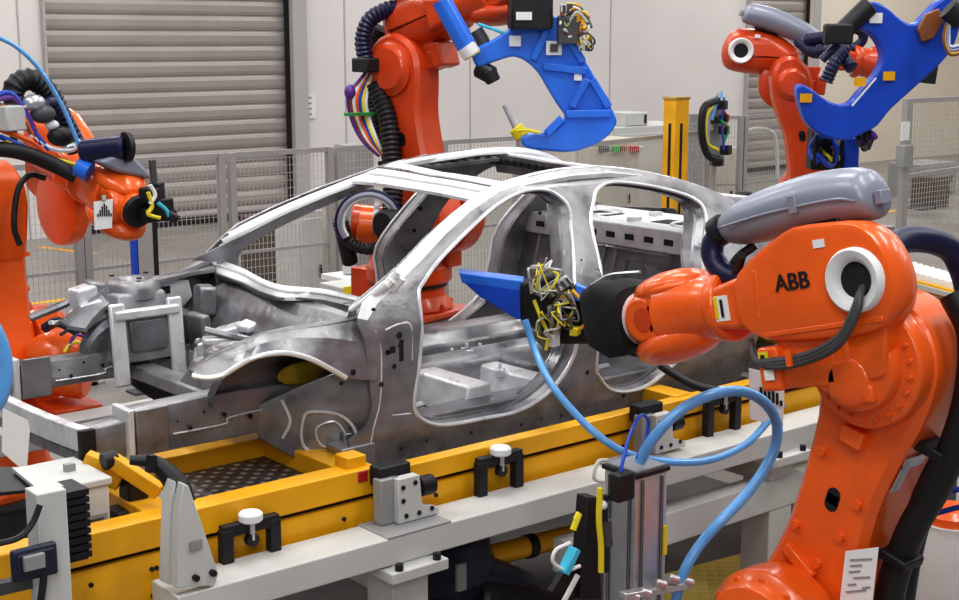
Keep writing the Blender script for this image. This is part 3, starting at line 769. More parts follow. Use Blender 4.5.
# U-shaped black stops with white roller
def stop(px,py,lab,i):
    p=at(px,py,Y=4.70); root=empty('roller_stop',p,lab,'roller stop','black stop brackets on the conveyor side')
    MB().box(p+V((0,0,.075)),(.26,.04,.05)).build('bridge','black',root,bevel=.004)
    for s in (-1,1): MB().box(p+V((s*.11,0,-.03)),(.05,.045,.22)).build('leg','black',root,bevel=.004)
    MB().cyl(p+V((0,-.01,.095)),p+V((0,-.01,.135)),.05,n=20,bev=.008).build('roller','white',root)
    MB().cyl(p+V((0,-.03,.02)),p+V((0,0,.02)),.028,n=14).build('pivot_bolt','black',root)
    MB().cyl(p+V((0,-.02,.02)),p+V((0,-.02,.10)),.012,n=10).build('spindle','alu',root)
stop(250,543,'black U-shaped stop bracket with white roller nearest the left end of the conveyor',0)
stop(499,474,'black U-shaped stop bracket with white roller below the middle of the sill',1)
stop(722,412,'black U-shaped stop bracket with white roller partly behind the hose loop',2)
# support clamp blocks with grey angle bracket
def clampb(px,py,lab):
    p=at(px,py,Y=4.62); root=empty('support_bracket',V((p.x,p.y,1.155)),lab,'bracket','angle brackets standing on the support frame')
    b=p; x=b.x; z0=1.155
    MB().prism([(x-.06,4.60,z0),(x+.16,4.60,z0),(x+.16,4.60,z0+.03),(x+.07,4.60,z0+.06),(x+.055,4.60,z0+.20),(x-.06,4.60,z0+.20)],(0,.05,0)).build('angle_plate','cream',root,bevel=.004)
    MB().box((x-.08,4.66,z0+.10),(.10,.06,.20)).build('back_plate','grey',root,bevel=.004)
    MB().box((x-.03,4.70,z0+.20),(.17,.08,.09)).build('clamp_body','black',root,bevel=.01)
    MB().cyl((x+.08,4.64,z0+.13),(x+.15,4.64,z0+.13),.045,n=16).build('cylinder','black',root)
    m=MB()
    for dx,dz in ((-.035,.16),(-.035,.10),(.03,.17),(-.02,.03),(.05,.03),(.12,.035)): m.lathe((x+dx,4.595,z0+dz),(0,1,0),[(0,.011),(.006,.011)],8)
    m.build('bolt','black',root)
clampb(407,505,'light grey angle bracket with black clamp body left of the middle of the sill')
clampb(661,445,'light grey angle bracket with black clamp body behind the aluminium stand')
# left tall grey gusset post with black arm
gp=empty('gusset_post',(2.33,4.55,1.15),'light grey tapered gusset post holding a curved black arm','bracket')
a=[at(*q,Y=4.5) for q in ((176,588),(178,515),(184,484),(189,486),(219,574),(214,586))]
MB().prism(a,(0,.05,0)).build('gusset_plate','cream',gp,bevel=.004)
b=[at(*q,Y=4.5) for q in ((176,588),(182,588),(185,484),(179,500))]
MB().prism([p+V((-.01,.05,0)) for p in b],(0,.07,0)).build('back_plate','cream',gp,bevel=.004)
MB().tube([at(q[0],q[1],Y=4.60+i*.03) for i,q in enumerate(((180,502),(177,486),(166,472),(152,462),(130,460)))],lambda t:.06-.042*t,10).build('curved_arm','black',gp)
MB().bar(at(150,472,Y=4.66),at(152,455,Y=4.66),.03,.03).build('clamp_finger','black',gp)
m=MB()
for q in ((196,578),(213,573)): m.lathe(at(*q,Y=4.49),(0,1,0),[(-.01,.013),(.01,.013)],8)
m.build('bolt','black',gp); MB().box(at(196,545,Y=4.493),(.05,.006,.035)).build('badge','grey',gp)
# motor and gearbox under the conveyor
mo=empty('drive_motor',at(470,590,Y=4.9),'dark blue-black drive motor with yellow roller shaft beneath the conveyor','motor')
MB().cyl(at(440,570,Y=4.95),at(520,600,Y=4.95),.15,n=24,bev=.02).build('motor_body','motor',mo)
MB().box(at(462,560,Y=4.9),(.22,.2,.26),rz=.2).build('gearbox','motor',mo,bevel=.03)
MB().cyl(at(470,600,Y=4.85),at(560,615,Y=4.85),.12,n=24,bev=.02).build('fan_cover','black',mo)
MB().box(at(461,577,Y=4.78),(.05,.02,.13)).build('rating_plate','grey',mo)
MB().cyl(at(488,556,Y=5.0),at(580,533,Y=5.0),.055,n=16,bev=.008).build('roller_shaft','yellow',mo)
MB().cyl(at(525,547,Y=5.0),at(533,545,Y=5.0),.062,n=16).build('shaft_collar','black',mo)
MB().bar(at(395,548,Y=5.0),at(470,556,Y=5.0),.10,.10).build('mount_arm','dgrey',mo)

MB().box((4.85,6.0,.006),(5.6,2.38,.012)).build('floor_shade_sheet',mat('dark_shade_sheet',(.05,.045,.042),.5,.3,.4,2),label='dark sheet on the floor standing in for the shade under the conveyor',cat='shade sheet')  # added dark sheet, its colour stands in for shade below the conveyor
# ================================================================ robots
def rounded(P,k=4): return [(p.x,p.y) for p in spl([V((a,b,0)) for a,b in P],k,True)]
def robot(label,S,Eb,yaw,q3,m=1,om='orange',hero=False,foot=0.0,wrist='cover',ux=0,uz=0,us=0,fin=True,finw=.26,ring=True,finrot=0,abb=True,dress=True,ws=1.0,group='orange six-axis welding robots'):
    S=V(S);Eb=V(Eb); Rz=Matrix.Rotation(yaw,4,'Z'); mir_=Matrix.Diagonal((1,m,1,1))
    fwd=Rz@V((1,0,0)); base=S-fwd*.30; base.z=foot
    root=empty('welding_robot',base,label,'robot')
    d=Eb-S; q2=math.atan2(d.dot(fwd),d.z); L=d.length
    TB=Matrix.Translation(base)@Rz@mir_
    TL=Matrix.Translation(S)@Rz@Matrix.Rotation(q2,4,'Y')@mir_
    TU0=Matrix.Translation(Eb)@Rz@Matrix.Rotation(-q3,4,'Y')@mir_; TU=TU0@Matrix.Translation((us,0,0))
    TH=TU@Matrix.Translation((ux,0,uz)); TF=TH@Matrix.Translation((.15,0,.6))@Matrix.Rotation(finrot,4,'Y')@Matrix.Translation((-.15,0,-.6))
    hs=S.z-foot
    # base casting
    mb=MB(TB); mb.box((0,0,.025),(.72,.66,.05)); mb.lathe((0,0,.05),(0,0,1),[(0,.33),(.05,.31),(.10,.27),(max(.14,hs-.48),.26)],28)
    mb.box((-.30,0,.20),(.26,.36,.26))
    for k in range(6):
        a=k*PI/3; mb.bar((.20*math.cos(a),.20*math.sin(a),.06),(.34*math.cos(a),.34*math.sin(a),.05),.04,.10)
    mb.build('base',om,root,bevel=.012)
    # turret
    z0=max(.2,hs-.50)
    mb=MB(TB); mb.lathe((0,0,z0),(0,0,1),[(0,.30),(.02,.32),(.12,.32),(.16,.29),(.22,.27)],32)
    mb.box((.10,.14,z0+.30),(.46,.16,.36)); mb.box((.02,.02,z0+.22),(.5,.42,.16)); mb.box((-.18,.0,z0+.30),(.16,.34,.22))
    mb.build('turret',om,root,bevel=.03,seg=3)
    MB(TB).lathe((0,0,z0-.025),(0,0,1),[(0,.285),(.025,.285)],32).build('bearing_ring','black',root)
    # axis-2 gearbox (on the ABB side)
    mb=MB(TB); mb.lathe((.30,.02,hs),(0,1,0),[(0,.26),(.05,.27),(.16,.27),(.20,.23),(.24,.22),(.27,.12),(.275,.05)],36)
    mb.build('gearbox',om,root,bevel=.006)
    mb=MB(TB)
    for k in range(12):
        a=k*PI/6; mb.lathe((.30+.235*math.cos(a),.18,hs+.235*math.sin(a)),(0,1,0),[(0,.018),(.035,.016)],8)
    for k in range(3):
        a=k*2*PI/3+.5; mb.lathe((.30+.14*math.cos(a),.24,hs+.14*math.sin(a)),(0,1,0),[(0,.026),(.035,.022)],8)
    mb.build('gear_bolt',om,root)
    # axis-2 motor
    MB(TB).cyl((.30,-.30,hs),(.30,-.62,hs),.11,n=24,bev=.02).build('motor','black' if not hero else om,root)
    MB(TB).cyl((-.28,.10,z0+.30),(-.28,.10,z0+.52),.085,n=20,bev=.02).build('motor','black',root)
    # lower arm : profile in x-z, thickness along y  (y from -.02 to -.28)
    prof=[(-.26,0),(-.25,-.10),(-.17,-.21),(0,-.27),(.17,-.21),(.25,-.10),(.25,.04),(.20,.22),(.175,.40),(.17,.62),(.18,L-.32),(.22,L-.16),(.245,L),(.21,L+.13),(.10,L+.225),(0,L+.245),(-.12,L+.215),(-.21,L+.12),(-.245,L),(-.24,L-.16),(-.20,L-.36),(-.18,.60),(-.20,.34),(-.24,.16)]
    P=rounded([(a*ws,b) for a,b in prof],3)
    def lowf(y0,y1,inset):
        mb=MB(TL); P2=offs(P,-inset); n=len(P)
        y_=[(P2,y0),(P,y0-.03),(P,y1+.03),(P2,y1)]
        rings=[[mb._v((a,y,b)) for a,b in Q] for Q,y in y_]
        for r0,r1 in zip(rings,rings[1:]):
            for k in range(n): mb._f([r0[k],r0[(k+1)%n],r1[(k+1)%n],r1[k]])
        mb._f(rings[0]); mb._f(rings[-1][::-1]); return mb
    lowf(-.01,-.27,.03).build('lower_arm',om,root,smooth=30)
    mb=MB(TL)   # raised web plate and bolts
    q=[(-.02,.30),(.10,.34),(.11,.62),(.10,L-.36),(-.02,L-.34)]
    for zz,xx in ((.30,-.02),(.46,-.08),(.40,.12),(.62,-.11),(.74,.10)):
        mb.lathe((xx,-.02,zz),(0,1,0),[(0,.022),(.028,.018)],8)
    mb.build('boss',om,root); mb=MB(TL); mb.box((.05,.0,.27),(.16,.05,.05),rot=Matrix.Rotation(R(-20),3,'Y'))
    mb.build('lug',om,root,bevel=.008); MB(TL).box((-.02,.005,L-.30),(.10,.06,.07)).build('lug',om,root,bevel=.008)
    mb=MB(TL)
    for yy in (-.012,-.268):
        mb.lathe((.0,yy,.56),(0,1,0),[(-.004,.030),(.004,.030)],16); mb.lathe((.0,yy,.60),(0,1,0),[(-.004,.030),(.004,.030)],16); mb.box((0,yy,.58),(.06,.008,.04))
    mb.build('arm_opening','hole',root,into='lower_arm')
    # axis-3 joint disc
    mb=MB(TU0); mb.lathe((0,-.03,0),(0,1,0),[(0,.235),(.02,.24),(.085,.24),(.095,.232),(.10,.17),(.15,.165),(.16,.14)],40)
    mb.build('elbow_joint',om,root,bevel=.004)
    mb=MB(TU0)
    for k in range(22):
        a=k*2*PI/22; mb.lathe((.206*math.cos(a),.062,.206*math.sin(a)),(0,1,0),[(0,.010),(.020,.009)],6)
    mb.build('joint_bolt',om,root,into='elbow_joint')
    if not hero or True:
        mb=MB(TL); mb.lathe((0,-.27,L),(0,-1,0),[(0,.19*ws),(.02,.19*ws),(.03,.16*ws),(.05,.14*ws)],32); mb.build('elbow_cap','red' if om!='orange' and False else om,root)
    # upper arm housing
    hp=[(.30,.475),(.23,.505),(.14,.535),(0,.53),(-.13,.515),(-.205,.46),(-.245,.38),(-.262,.29),(-.245,.20),(-.20,.14),(-.10,.115),(.08,.11),(.28,.12),(.40,.155),(.455,.22),(.46,.32),(.43,.40)]
    HP=rounded(hp,2); n=len(HP)
    mb=MB(TH); prev=[]
    for y,ins in ((-.09,.16),(-.08,.11),(-.05,.06),(.0,.025),(.05,.006),(.10,0),(.155,0),(.172,.010),(.18,.03)):
        Q=offs(HP,-ins) if ins else HP; prev.append([mb._v((a,y,b)) for a,b in Q])
    for r0,r1 in zip(prev,prev[1:]):
        for k in range(n): mb._f([r0[k],r0[(k+1)%n],r1[(k+1)%n],r1[k]])
    mb._f(prev[0][::-1]); mb._f(prev[-1])
    mb.build('upper_arm_housing',om,root,smooth=32)
    # neck between disc and housing
    mb=MB(TU); mb.prism([(-.14,.02,-.04),(-.19,.02,.17),(.33,.02,.19),(.30,.02,.06),(.13,.02,-.09)],(0,.125,0)); mb.build('arm_neck',om,root,bevel=.012,seg=2)
    # raised cover line on the housing and front ridge
    mb=MB(TH); mb.bar((-.20,.178,.165),(.34,.178,.15),.012,.02); mb.bar((.335,.178,.40),(.345,.178,.21),.010,.02); mb.build('housing_ridge',om,root,bevel=.004)
    # wrist motor block below the housing
    mb=MB(TU); mb.box((.20,.08,.005),(.30,.16,.13)); mb.box((.34,.08,.02),(.10,.20,.17)); mb.lathe((.02,.07,-.05),(0,1,0),[(0,.11),(.07,.10),(.09,.07)],20); mb.box((.03,.12,.06),(.09,.07,.13)); mb.box((-.06,.12,-.10),(.05,.06,.07))
    mb.build('motor_block',om,root,bevel=.015,seg=3)
    # white ring with dark bore
    for sgn,yy in ((((1,.175),) if hero else ((-1,-.085),)) if ring else ()):
        MB(TH).lathe((-.115,yy,.312),(0,sgn,0),[(0,.118),(.03,.116),(.038,.108),(.03,.085),(.012,.066),(-.01,.064)],36,cap=False).build('white_ring','white',root,smooth=60)
        MB(TH).lathe((-.115,yy+sgn*.0,.312),(0,sgn,0),[(0,.070),(.006,.070)],28).build('ring_bore','hole',root)
        fn=(lambda u,v,w,yy=yy: TH@V((.165-u*m,yy+.008+w,.335+v))) if sgn>0 else (lambda u,v,w,yy=yy: TH@V((.165+u*m,yy-.008+w,.335+v)))
        if abb: text('ABB',.088,fn,'lettering','hole',root,bold=.0012)
        MB(TH).box((.02,yy+sgn*.006,.46),(.05,.006,.03)).build('label_plate','paper',root)
    # forearm
    zc=.275
    mb=MB(TU); mb.prism([(.40,-.12,.17),(.64,-.11,.19),(.64,-.11,.35),(.40,-.12,.40)],(0,.24,0)); mb.build('forearm_housing',om,root,bevel=.025,seg=3)
    mb=MB(TU); mb.box((.575,.125,.27),(.085,.008,.10)); mb.build('warning_label','paper',root); MB(TU).box((.600,.131,.275),(.030,.004,.085)).build('label_stripe','yellow_lt',root)
    MB(TU).box((.565,.131,.27),(.012,.004,.07)).build('label_mark','hole',root)
    mb=MB(TU); mb.lathe((.60,0,zc),(1,0,0),[(0,.145),(.02,.15),(.05,.15),(.07,.13),(.15,.135),(.24,.155),(.34,.16)],32)
    mb.ball((.93,.0,.38),.095,(2.0,1.5,.75),18,rot=Matrix.Rotation(R(6),3,'Y')); mb.ball((.93,.0,.15),.10,(2.3,1.55,.85),18,rot=Matrix.Rotation(R(10),3,'Y'))
    mb.box((.90,0,.27),(.16,.26,.18))
    mb.build('wrist_housing',om,root,bevel=.02,smooth=60)
    mb=MB(TU); mb.lathe((1.02,-.13,zc-.01),(0,1,0),[(0,.085),(.02,.10),(.24,.10),(.26,.085)],28); mb.lathe((1.0,0,zc-.01),(1,0,0),[(0,.10),(.14,.10)],28)
    mb.build('wrist_joint',om,root,bevel=.005)
    MB(TU).lathe((1.0,.132,zc-.01),(0,1,0),[(0,.05),(.004,.05)],20).build('joint_recess','orange_dark',root)
    if wrist!='none': MB(TU).lathe((1.135,0,zc-.01),(1,0,0),[(0,.115),(.014,.115)],32).build('flange_ring','white',root)
    else: MB(TU).lathe((1.12,0,zc-.01),(1,0,0),[(0,.10),(.05,.09)],24).build('flange_cap','black',root)
    if wrist=='cover':
        mb=MB(TU); C=[]
        secs=[(1.14,.14,.13,.0),(1.19,.15,.16,.005),(1.28,.15,.17,.01),(1.36,.13,.14,.02),(1.39,.11,.12,.03)]
        rings=[]
        for i,(x,ry,rz,dz) in enumerate(secs):
            rg=[]
            for k in range(20):
                a=2*PI*k/20; c_,s_=math.cos(a),math.sin(a); e=.42
                r_=1+.03*math.sin(5*a+i*1.3)
                rg.append(mb._v((x,math.copysign(abs(c_)**e,c_)*ry*r_,zc+dz+math.copysign(abs(s_)**e,s_)*rz*r_)))
            rings.append(rg)
        for r0,r1 in zip(rings,rings[1:]):
            for k in range(20): mb._f([r0[k],r0[(k+1)%20],r1[(k+1)%20],r1[k]])
        mb._f(rings[0][::-1]); mb._f(rings[-1]); mb.build('fabric_cover','cloth',root,smooth=50)
    elif wrist=='flange':
        mb=MB(TU); mb.cyl((1.15,0,zc),(1.24,0,zc),.12,n=24,bev=.01); mb.box((1.30,0,zc),(.12,.26,.26)); mb.box((1.30,.16,zc+.03),(.10,.10,.14)); mb.build('tool_flange','black',root,bevel=.01)
    # grey plastic hose guard (fin)
    if fin:
        mb=MB(TF); n=22
        cl=spl([V((.60,-.02,.585)),V((.42,-.02,.60)),V((.15,-.02,.62)),V((-.06,-.02,.612)),V((-.13,-.02,.59))],6)
        rings=[]
        for i,p in enumerate(cl):
            t=i/(len(cl)-1); w=math.sin(PI*min(1,max(0,(t*.94+.03))))**finw; 
            rings.append([mb._v(p+V((0,math.cos(2*PI*k/n)*.118*w,math.sin(2*PI*k/n)*.108*w))) for k in range(n)])
        for r0,r1 in zip(rings,rings[1:]):
            for k in range(n): mb._f([r0[k],r0[(k+1)%n],r1[(k+1)%n],r1[k]])
        mb._f(rings[0][::-1]); mb._f(rings[-1]); g=mb.build('hose_guard','fin',root,smooth=60)
        m2=MB(TF); m2.tube([(.55,.09,.585),(.30,.098,.605),(.0,.098,.61),(-.09,.08,.59)],.006,6); m2.box((.17,.10,.62),(.035,.02,.07)); m2.box((-.15,0,.59),(.03,.06,.05)); m2.build('guard_seam','fin',g,bevel=.003)
        mb=MB(TF); mb.box((.12,0,.53),(.22,.12,.06)); mb.build('guard_bracket','black',root,bevel=.01)
        # front dress hose from guard down to wrist, cable out of the ring
        MB(TU).tube([(.58,.0,.585),(.655,.01,.54),(.665,.02,.47),(.60,.03,.40),(.50,.03,.37),(.42,.02,.38)],.046,14).build('front_hose','navy',root)
        MB(TU).tube([(.645,.0,.57),(.60,.0,.585)],.062,14,sm=False).build('hose_collar','black',root)
        if hero:
            for k in range(3):
                MB(TU).tube([(-.12,.12,.30),(-.14,.20,.27),(-.13+.01*k,.225,.20),(-.03,.22,.095+.012*k),(.12,.21,.045+.012*k),(.28,.20,.03+.012*k),(.40,.17,.06),(.47,.10,.13)],.0135,8).build('ring_cable','grey' if 0 else 'dgrey',root)
            MB(TU).box((.20,.215,.06),(.025,.03,.06)).build('cable_clip',om,root)
            mb=MB(TU); mb.box((.35,.186,.065),(.045,.004,.05)); mb.build('caution_sticker','yellow_lt',root); MB(TU).box((.352,.190,.067),(.018,.003,.022)).build('sticker_mark','hole',root); MB(TU).box((.335,.186,.0),(.045,.004,.04)).build('white_sticker','paper',root)
    # black rear dress pack down the back of the lower arm
    if not dress: return root,TB,TL,TU,L
    MB(TL).tube([(-.15,-.14,L+.32),(-.27,-.14,L+.20),(-.33,-.14,L-.05),(-.32,-.14,L-.35),(-.27,-.15,.55),(-.27,-.15,.30),(-.33,-.15,.05),(-.36,-.15,-.2)],.056,12,ribs=0 if hero else .014).build('rear_dress_pack','black',root)
    for z in (L-.25,.45):
        MB(TL).box((-.27,-.14,z),(.125,.13,.04)).build('hose_clamp','black',root,bevel=.008)
    return root,TB,TL,TU,L
def pedestal(r,h,label):
    p=empty('robot_pedestal',(r.location.x,r.location.y,0),label,'pedestal')
    x,y=r.location.x,r.location.y
    mb=MB(); mb.box((x,y,h/2),(.55,.55,h-.04)); mb.build('column','dgrey',p,bevel=.01)
    MB().box((x,y,h-.02),(.78,.78,.04)).build('top_plate','dgrey',p); MB().box((x,y,.015),(.9,.9,.03)).build('foot_plate','dgrey',p)
# ---- front hero robot
S4=at(793,625,X=4.3); E4=at(873,362,X=4.3)
r4,TB,TL,TU,L=robot('large orange robot in the right foreground reaching into the car door opening',S4,E4,R(90),R(-14),1,'orange',True,0.0)
# stickers on the lower arm rear face and front face
mb=MB(TL); mb.box((-.212,-.12,L-.33),(.006,.13,.05),rot=Matrix.Rotation(R(-8),3,'Y')); mb.box((-.203,-.08,L-.40),(.006,.05,.12),rot=Matrix.Rotation(R(-8),3,'Y')); mb.build('silver_sticker','alu',r4)
p=at(860,578,X=4.29); mb=MB(); 
mb.prism([at(846,551,X=4.292),at(879,547,X=4.292),at(873,600,X=4.292),at(840,604,X=4.292)],(-.004,0,0)); mb.build('instruction_sheet','paper',r4,smooth=0)
mb=MB()
for (a,b,c,d_) in ((850,560,872,559),(850,566,862,565),(849,572,860,571),(853,578,870,577),(848,585,856,584),(862,588,870,587),(846,592,866,590)):
    mb.bar(at(a,b,X=4.286),at(c,d_,X=4.286),.004,.006)
mb.build('printed_line','grey',r4,into='instruction_sheet')
# hose arc from rear guard to the right
MB().tube([at(880,253,X=4.55),at(905,240,X=4.75),at(935,242,X=4.9),at(955,255,X=5.0),at(968,290,X=5.05),at(972,340,X=5.1),at(965,420,X=5.0)],.052,14).build('rear_hose_arc','navy',r4)
for k in range(3):
    MB().tube([at(900,283+4*k,X=4.65),at(918,296+3*k,X=4.75),at(936+2*k,330,X=4.8),at(941+2*k,360,X=4.82),at(945,400,X=4.8)],.016,8).build('rear_cable','dgrey',r4)
MB().tube([at(742,255,X=4.2),at(730,290,X=4.3),at(735,262,X=4.3),at(755,245,X=4.35)],.02,8).build('rear_cable','black',r4)
MB().tube([at(955,400,X=4.85),at(938,440,X=4.8),at(925,470,X=4.75),at(915,510,X=4.7),at(903,560,X=4.65),at(895,610,X=4.6)],.07,12).build('dress_bundle','black',r4)
for i,(c,L_) in enumerate((('darkbluehose',[(965,488),(945,493),(930,505),(922,520)]),('yellow_lt',[(955,478),(938,485),(925,500),(918,518)]),('darkbluehose',[(968,505),(948,510),(930,516),(920,526)]),('green',[(925,518),(918,535),(910,550)]))):
    MB().tube([at(a,b,X=4.7) for a,b in L_],.012,6).build('signal_cable',c,r4)
# ---- central robot
S2=at(440,217,d=10.0); E2=at(402,70,Y=S2.y+.18)
f2=at(430,318,d=10.0).z
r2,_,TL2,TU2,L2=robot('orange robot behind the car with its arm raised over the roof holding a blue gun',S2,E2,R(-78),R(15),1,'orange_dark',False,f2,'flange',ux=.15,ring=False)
pedestal(r2,f2,'dark steel pedestal under the robot behind the car')
# loop of hoses at its shoulder (left) and bundle down its back
c=at(372,222,d=9.9)
MB().cyl(at(358,225,d=9.9),at(400,228,d=9.9),.15,n=24,bev=.02).build('motor','orange',r2)
for k_ in (374,386): MB().cyl(at(k_,224,d=9.9),at(k_+5,224.4,d=9.9),.153,n=24).build('motor_band','fin',r2)
MB().cyl(at(352,222,d=9.9),at(362,223,d=9.9),.135,n=24,bev=.01).build('motor_cap','orange_dark',r2)
def ringpx(cx_,cy_,rx,ry,d,a0,a1,n=10): return [at(cx_+rx*math.cos(R(a0+(a1-a0)*i/n)),cy_-ry*math.sin(R(a0+(a1-a0)*i/n)),d=d) for i in range(n+1)]
for r_,cc,w_ in ((29,'fin',.024),(31,'navy',.014),(26,'white',.014),(33,'navy',.012)):
    MB().tube(ringpx(369,222,r_,r_*.95,9.6,20,215),w_,8).build('shoulder_cable',cc,r2)
MB().tube(ringpx(368,222,27,27,9.65,200,345),.045,10,ribs=.016).build('shoulder_hose','black',r2)
MB().tube([at(340,220,d=9.65),at(345,240,d=9.7),at(350,262,d=9.8)],.06,10,ribs=.016).build('shoulder_hose','black',r2)
MB().tube([at(392,210,d=9.7),at(393,170,d=9.8),at(388,120,d=9.9),at(376,85,d=10)],.075,12,ribs=.018).build('back_hose_bundle','black',r2)
MB().tube([at(366,62,d=10),at(363,40,d=10),at(370,20,d=10),at(390,9,d=10),at(415,8,d=10)],.062,12,ribs=.016).build('arched_hose','navy',r2)
MB().box(at(371,65,d=10),(.2,.2,.10)).build('hose_clamp','black',r2,bevel=.01)
for k,cc in enumerate(('purple','brown','white','orange','darkbluehose','yellow_lt','white')):
    MB().tube([at(368+k,70,d=10),at(358+2*k,82,d=10),at(348+3*k,95+k,d=9.95),at(351+3*k,118,d=9.95),at(362+2.5*k,140,d=9.9),at(379+k,156,d=9.9)],.013,6).build('loose_cable',cc,r2)
mb=MB(); mb.ball(at(350,92,d=9.95),.042,(1,1,1.3)); mb.build('cable_knot','purple',r2)
MB().box(at(360,114,d=9.9),(.24,.05,.02)).build('cable_bracket','green',r2)
# ---- left robot
S1=at(22,352,Y=8.05); E1=at(60,206,Y=8.1)
f1=.45
r1,_,TL1,TU1,L1=robot('orange robot at the left edge of the picture with dark hoses over its arm',S1,E1,R(-84),R(-15),1,'orange',False,f1,'none',abb=False,us=-.32,fin=False)
pedestal(r1,f1,'dark steel pedestal under the leftmost robot')
MB().cyl(at(50,372,Y=7.75),at(88,378,Y=7.6),.13,n=24,bev=.02).build('gear_motor','orange',r1)
MB().ball(at(60,352,Y=7.7),.17,(1.2,1,.8),18).build('turret_cover','orange',r1)
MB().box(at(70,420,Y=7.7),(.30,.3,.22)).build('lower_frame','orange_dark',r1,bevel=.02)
MB().tube([at(45,328,Y=7.6),at(58,322,Y=7.5),at(78,332,Y=7.4)],.03,8).build('base_cable','motor',r1)
for cc,Lp in (('purple',[(68,348),(76,335),(92,340)]),('yellow_lt',[(64,352),(74,342),(95,348)]),('black',[(60,335),(74,328),(88,336)])):
    MB().tube([at(a,b,Y=7.4) for a,b in Lp],.010,6).build('base_cable',cc,r1)
MB().tube([at(20,245,Y=7.7),at(14,225,Y=7.7),at(18,190,Y=7.7),at(30,175,Y=7.7),at(45,178,Y=7.7)],.018,8).build('arm_cable','black',r1)
MB().tube([at(15,110,Y=7.7),at(14,88,Y=7.7),at(30,79,Y=7.7),at(48,92,Y=7.7),at(62,118,Y=7.7),at(78,150,Y=7.7)],.065,12,ribs=.016).build('looped_hose','black',r1)
MB().tube([at(40,118,Y=7.65),at(52,102,Y=7.65),at(66,120,Y=7.65),at(80,148,Y=7.65)],.045,12,ribs=.016).build('looped_hose','navy',r1)
for i,(cc,w_) in enumerate((('alu',.05),('dgrey',.055),('white',.03),('black',.06),('alu',.035))):
    MB().ball(at(34+9*i,103+11*i,Y=7.62),w_,(1.4,1,1),12).build('hose_fitting',cc,r1)
for i,(cc,Lp) in enumerate((('darkbluehose',[(-5,95),(10,93),(22,106),(32,128),(48,150)]),('orange',[(-5,112),(12,108),(25,118),(34,140)]),('orange',[(-5,128),(15,135),(32,142),(45,152)]),('purple',[(-5,100),(14,98),(28,116),(40,145)]),('white',[(30,135),(50,148),(70,150),(80,140)]),('yellow_lt',[(5,140),(25,150),(50,158),(76,165)]),('brown',[(0,105),(15,112),(28,128),(36,142)]),('darkbluehose',[(-5,135),(20,145),(48,160),(80,172)]))):
    MB().tube([at(a,b,Y=7.6) for a,b in Lp],.016,6).build('dress_cable',cc,r1)
MB().box(at(10,118,Y=7.62),(.16,.12,.14),rz=.4).build('junction_box','cream',r1,bevel=.01)
MB().tube([at(-10,148,Y=7.6),at(20,152,Y=7.6),at(50,163,Y=7.6),at(76,176,Y=7.55)],.045,10).build('cable_duct','black',r1)
MB().cyl(at(78,166,Y=7.5),at(90,172,Y=7.45),.06,n=20).build('blue_collar','blue',r1)
MB().cyl(at(82,152,Y=7.5),at(126,147,Y=7.3),.07,n=20,bev=.015).build('corrugated_sleeve','navy',r1)
MB().cyl(at(124,147,Y=7.3),at(129,147,Y=7.3),.085,n=20).build('sleeve_cap','black',r1)
MB().prism([at(*q,Y=7.3) for q in ((100,162),(128,150),(150,172),(152,180),(118,172))],(0,.14,0)).build('grey_shroud','fin',r1,bevel=.02)
MB().bar(at(152,160,Y=7.2),at(154,182,Y=7.2),.03,.03).build('probe_holder','dgrey',r1)
g=MB()
for px,py,s in ((152,195,.11),(162,205,.10),(168,215,.08),(148,215,.10),(157,187,.07)): g.box(at(px,py,Y=7.2),(s,s,s*.8),rz=random.random())
g.bar(at(150,205,Y=7.2),at(178,220,Y=7.1),.05,.05); g.build('spot_gun_head','black',r1,bevel=.01)
for cc,Lp in (('yellow_lt',[(148,192),(152,206),(148,214),(160,218)]),('cyan',[(158,203),(166,210),(170,220)]),('white',[(150,185),(155,195),(150,204)])):
    MB().tube([at(a,b,Y=7.12) for a,b in Lp],.012,6).build('sensor_cable',cc,r1)
# ---- rear right robot
S3=at(808,195,d=13.0); E3=at(784,84,d=13.2)
f3=max(.9,S3.z-.78)
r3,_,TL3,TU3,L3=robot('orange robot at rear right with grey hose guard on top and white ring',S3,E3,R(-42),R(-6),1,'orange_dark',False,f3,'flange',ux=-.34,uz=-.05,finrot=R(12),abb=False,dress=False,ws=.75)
pedestal(r3,f3,'dark steel pedestal under the rear right robot')
MB().tube([at(800,42,d=12.9),at(815,52,d=12.6),at(835,50,d=12.4),at(852,68,d=12.2)],.06,10,ribs=.018).build('forearm_hose','navy',r3)
MB().tube([at(808,40,d=12.7),at(828,38,d=12.5),at(845,45,d=12.3),at(835,62,d=12.2),at(826,82,d=12.2)],.06,10,ribs=.018).build('forearm_hose','navy',r3)
# striped white signs
def sign(corners,Y,label,parent=None):
    P=[at(*q,Y=Y) for q in corners]; c=sum(P,V())/4
    root=empty('striped_sign',c,label,'sign')
    MB().prism(P,(0,.008,0)).build('plate','paper',root,smooth=0)
    ux=(P[1]-P[0]); uz=(P[3]-P[0]); mb=MB()
    for i,(h0,h1) in enumerate(((.60,.50),(.60,.36),(.60,.22),(.62,.12),(.64,.22),(.66,.40),(.67,.55))):
        x=.14+.115*i; q=lambda a,b: P[0]+ux*a+uz*b+V((0,-.006,0))
        mb.prism([q(x,h0*.9),q(x+.06,h0*.9),q(x+.06,h1*.9),q(x,h1*.9)],(0,.004,0))
    mb.build('stripe','hole',root,into='plate')
    MB().bar(q(.5,0),q(.5,-.18)+V((0,.01,0)),.02,.02).build('bracket','grey',root)
sign([(750,368),(785,377),(783,428),(751,419)],4.05,'white sign with black wedge stripes hanging beside the front robot')
sign([(94,202),(113,199),(112,228),(95,230)],7.25,'small white sign with black wedge stripes on the leftmost robot arm')
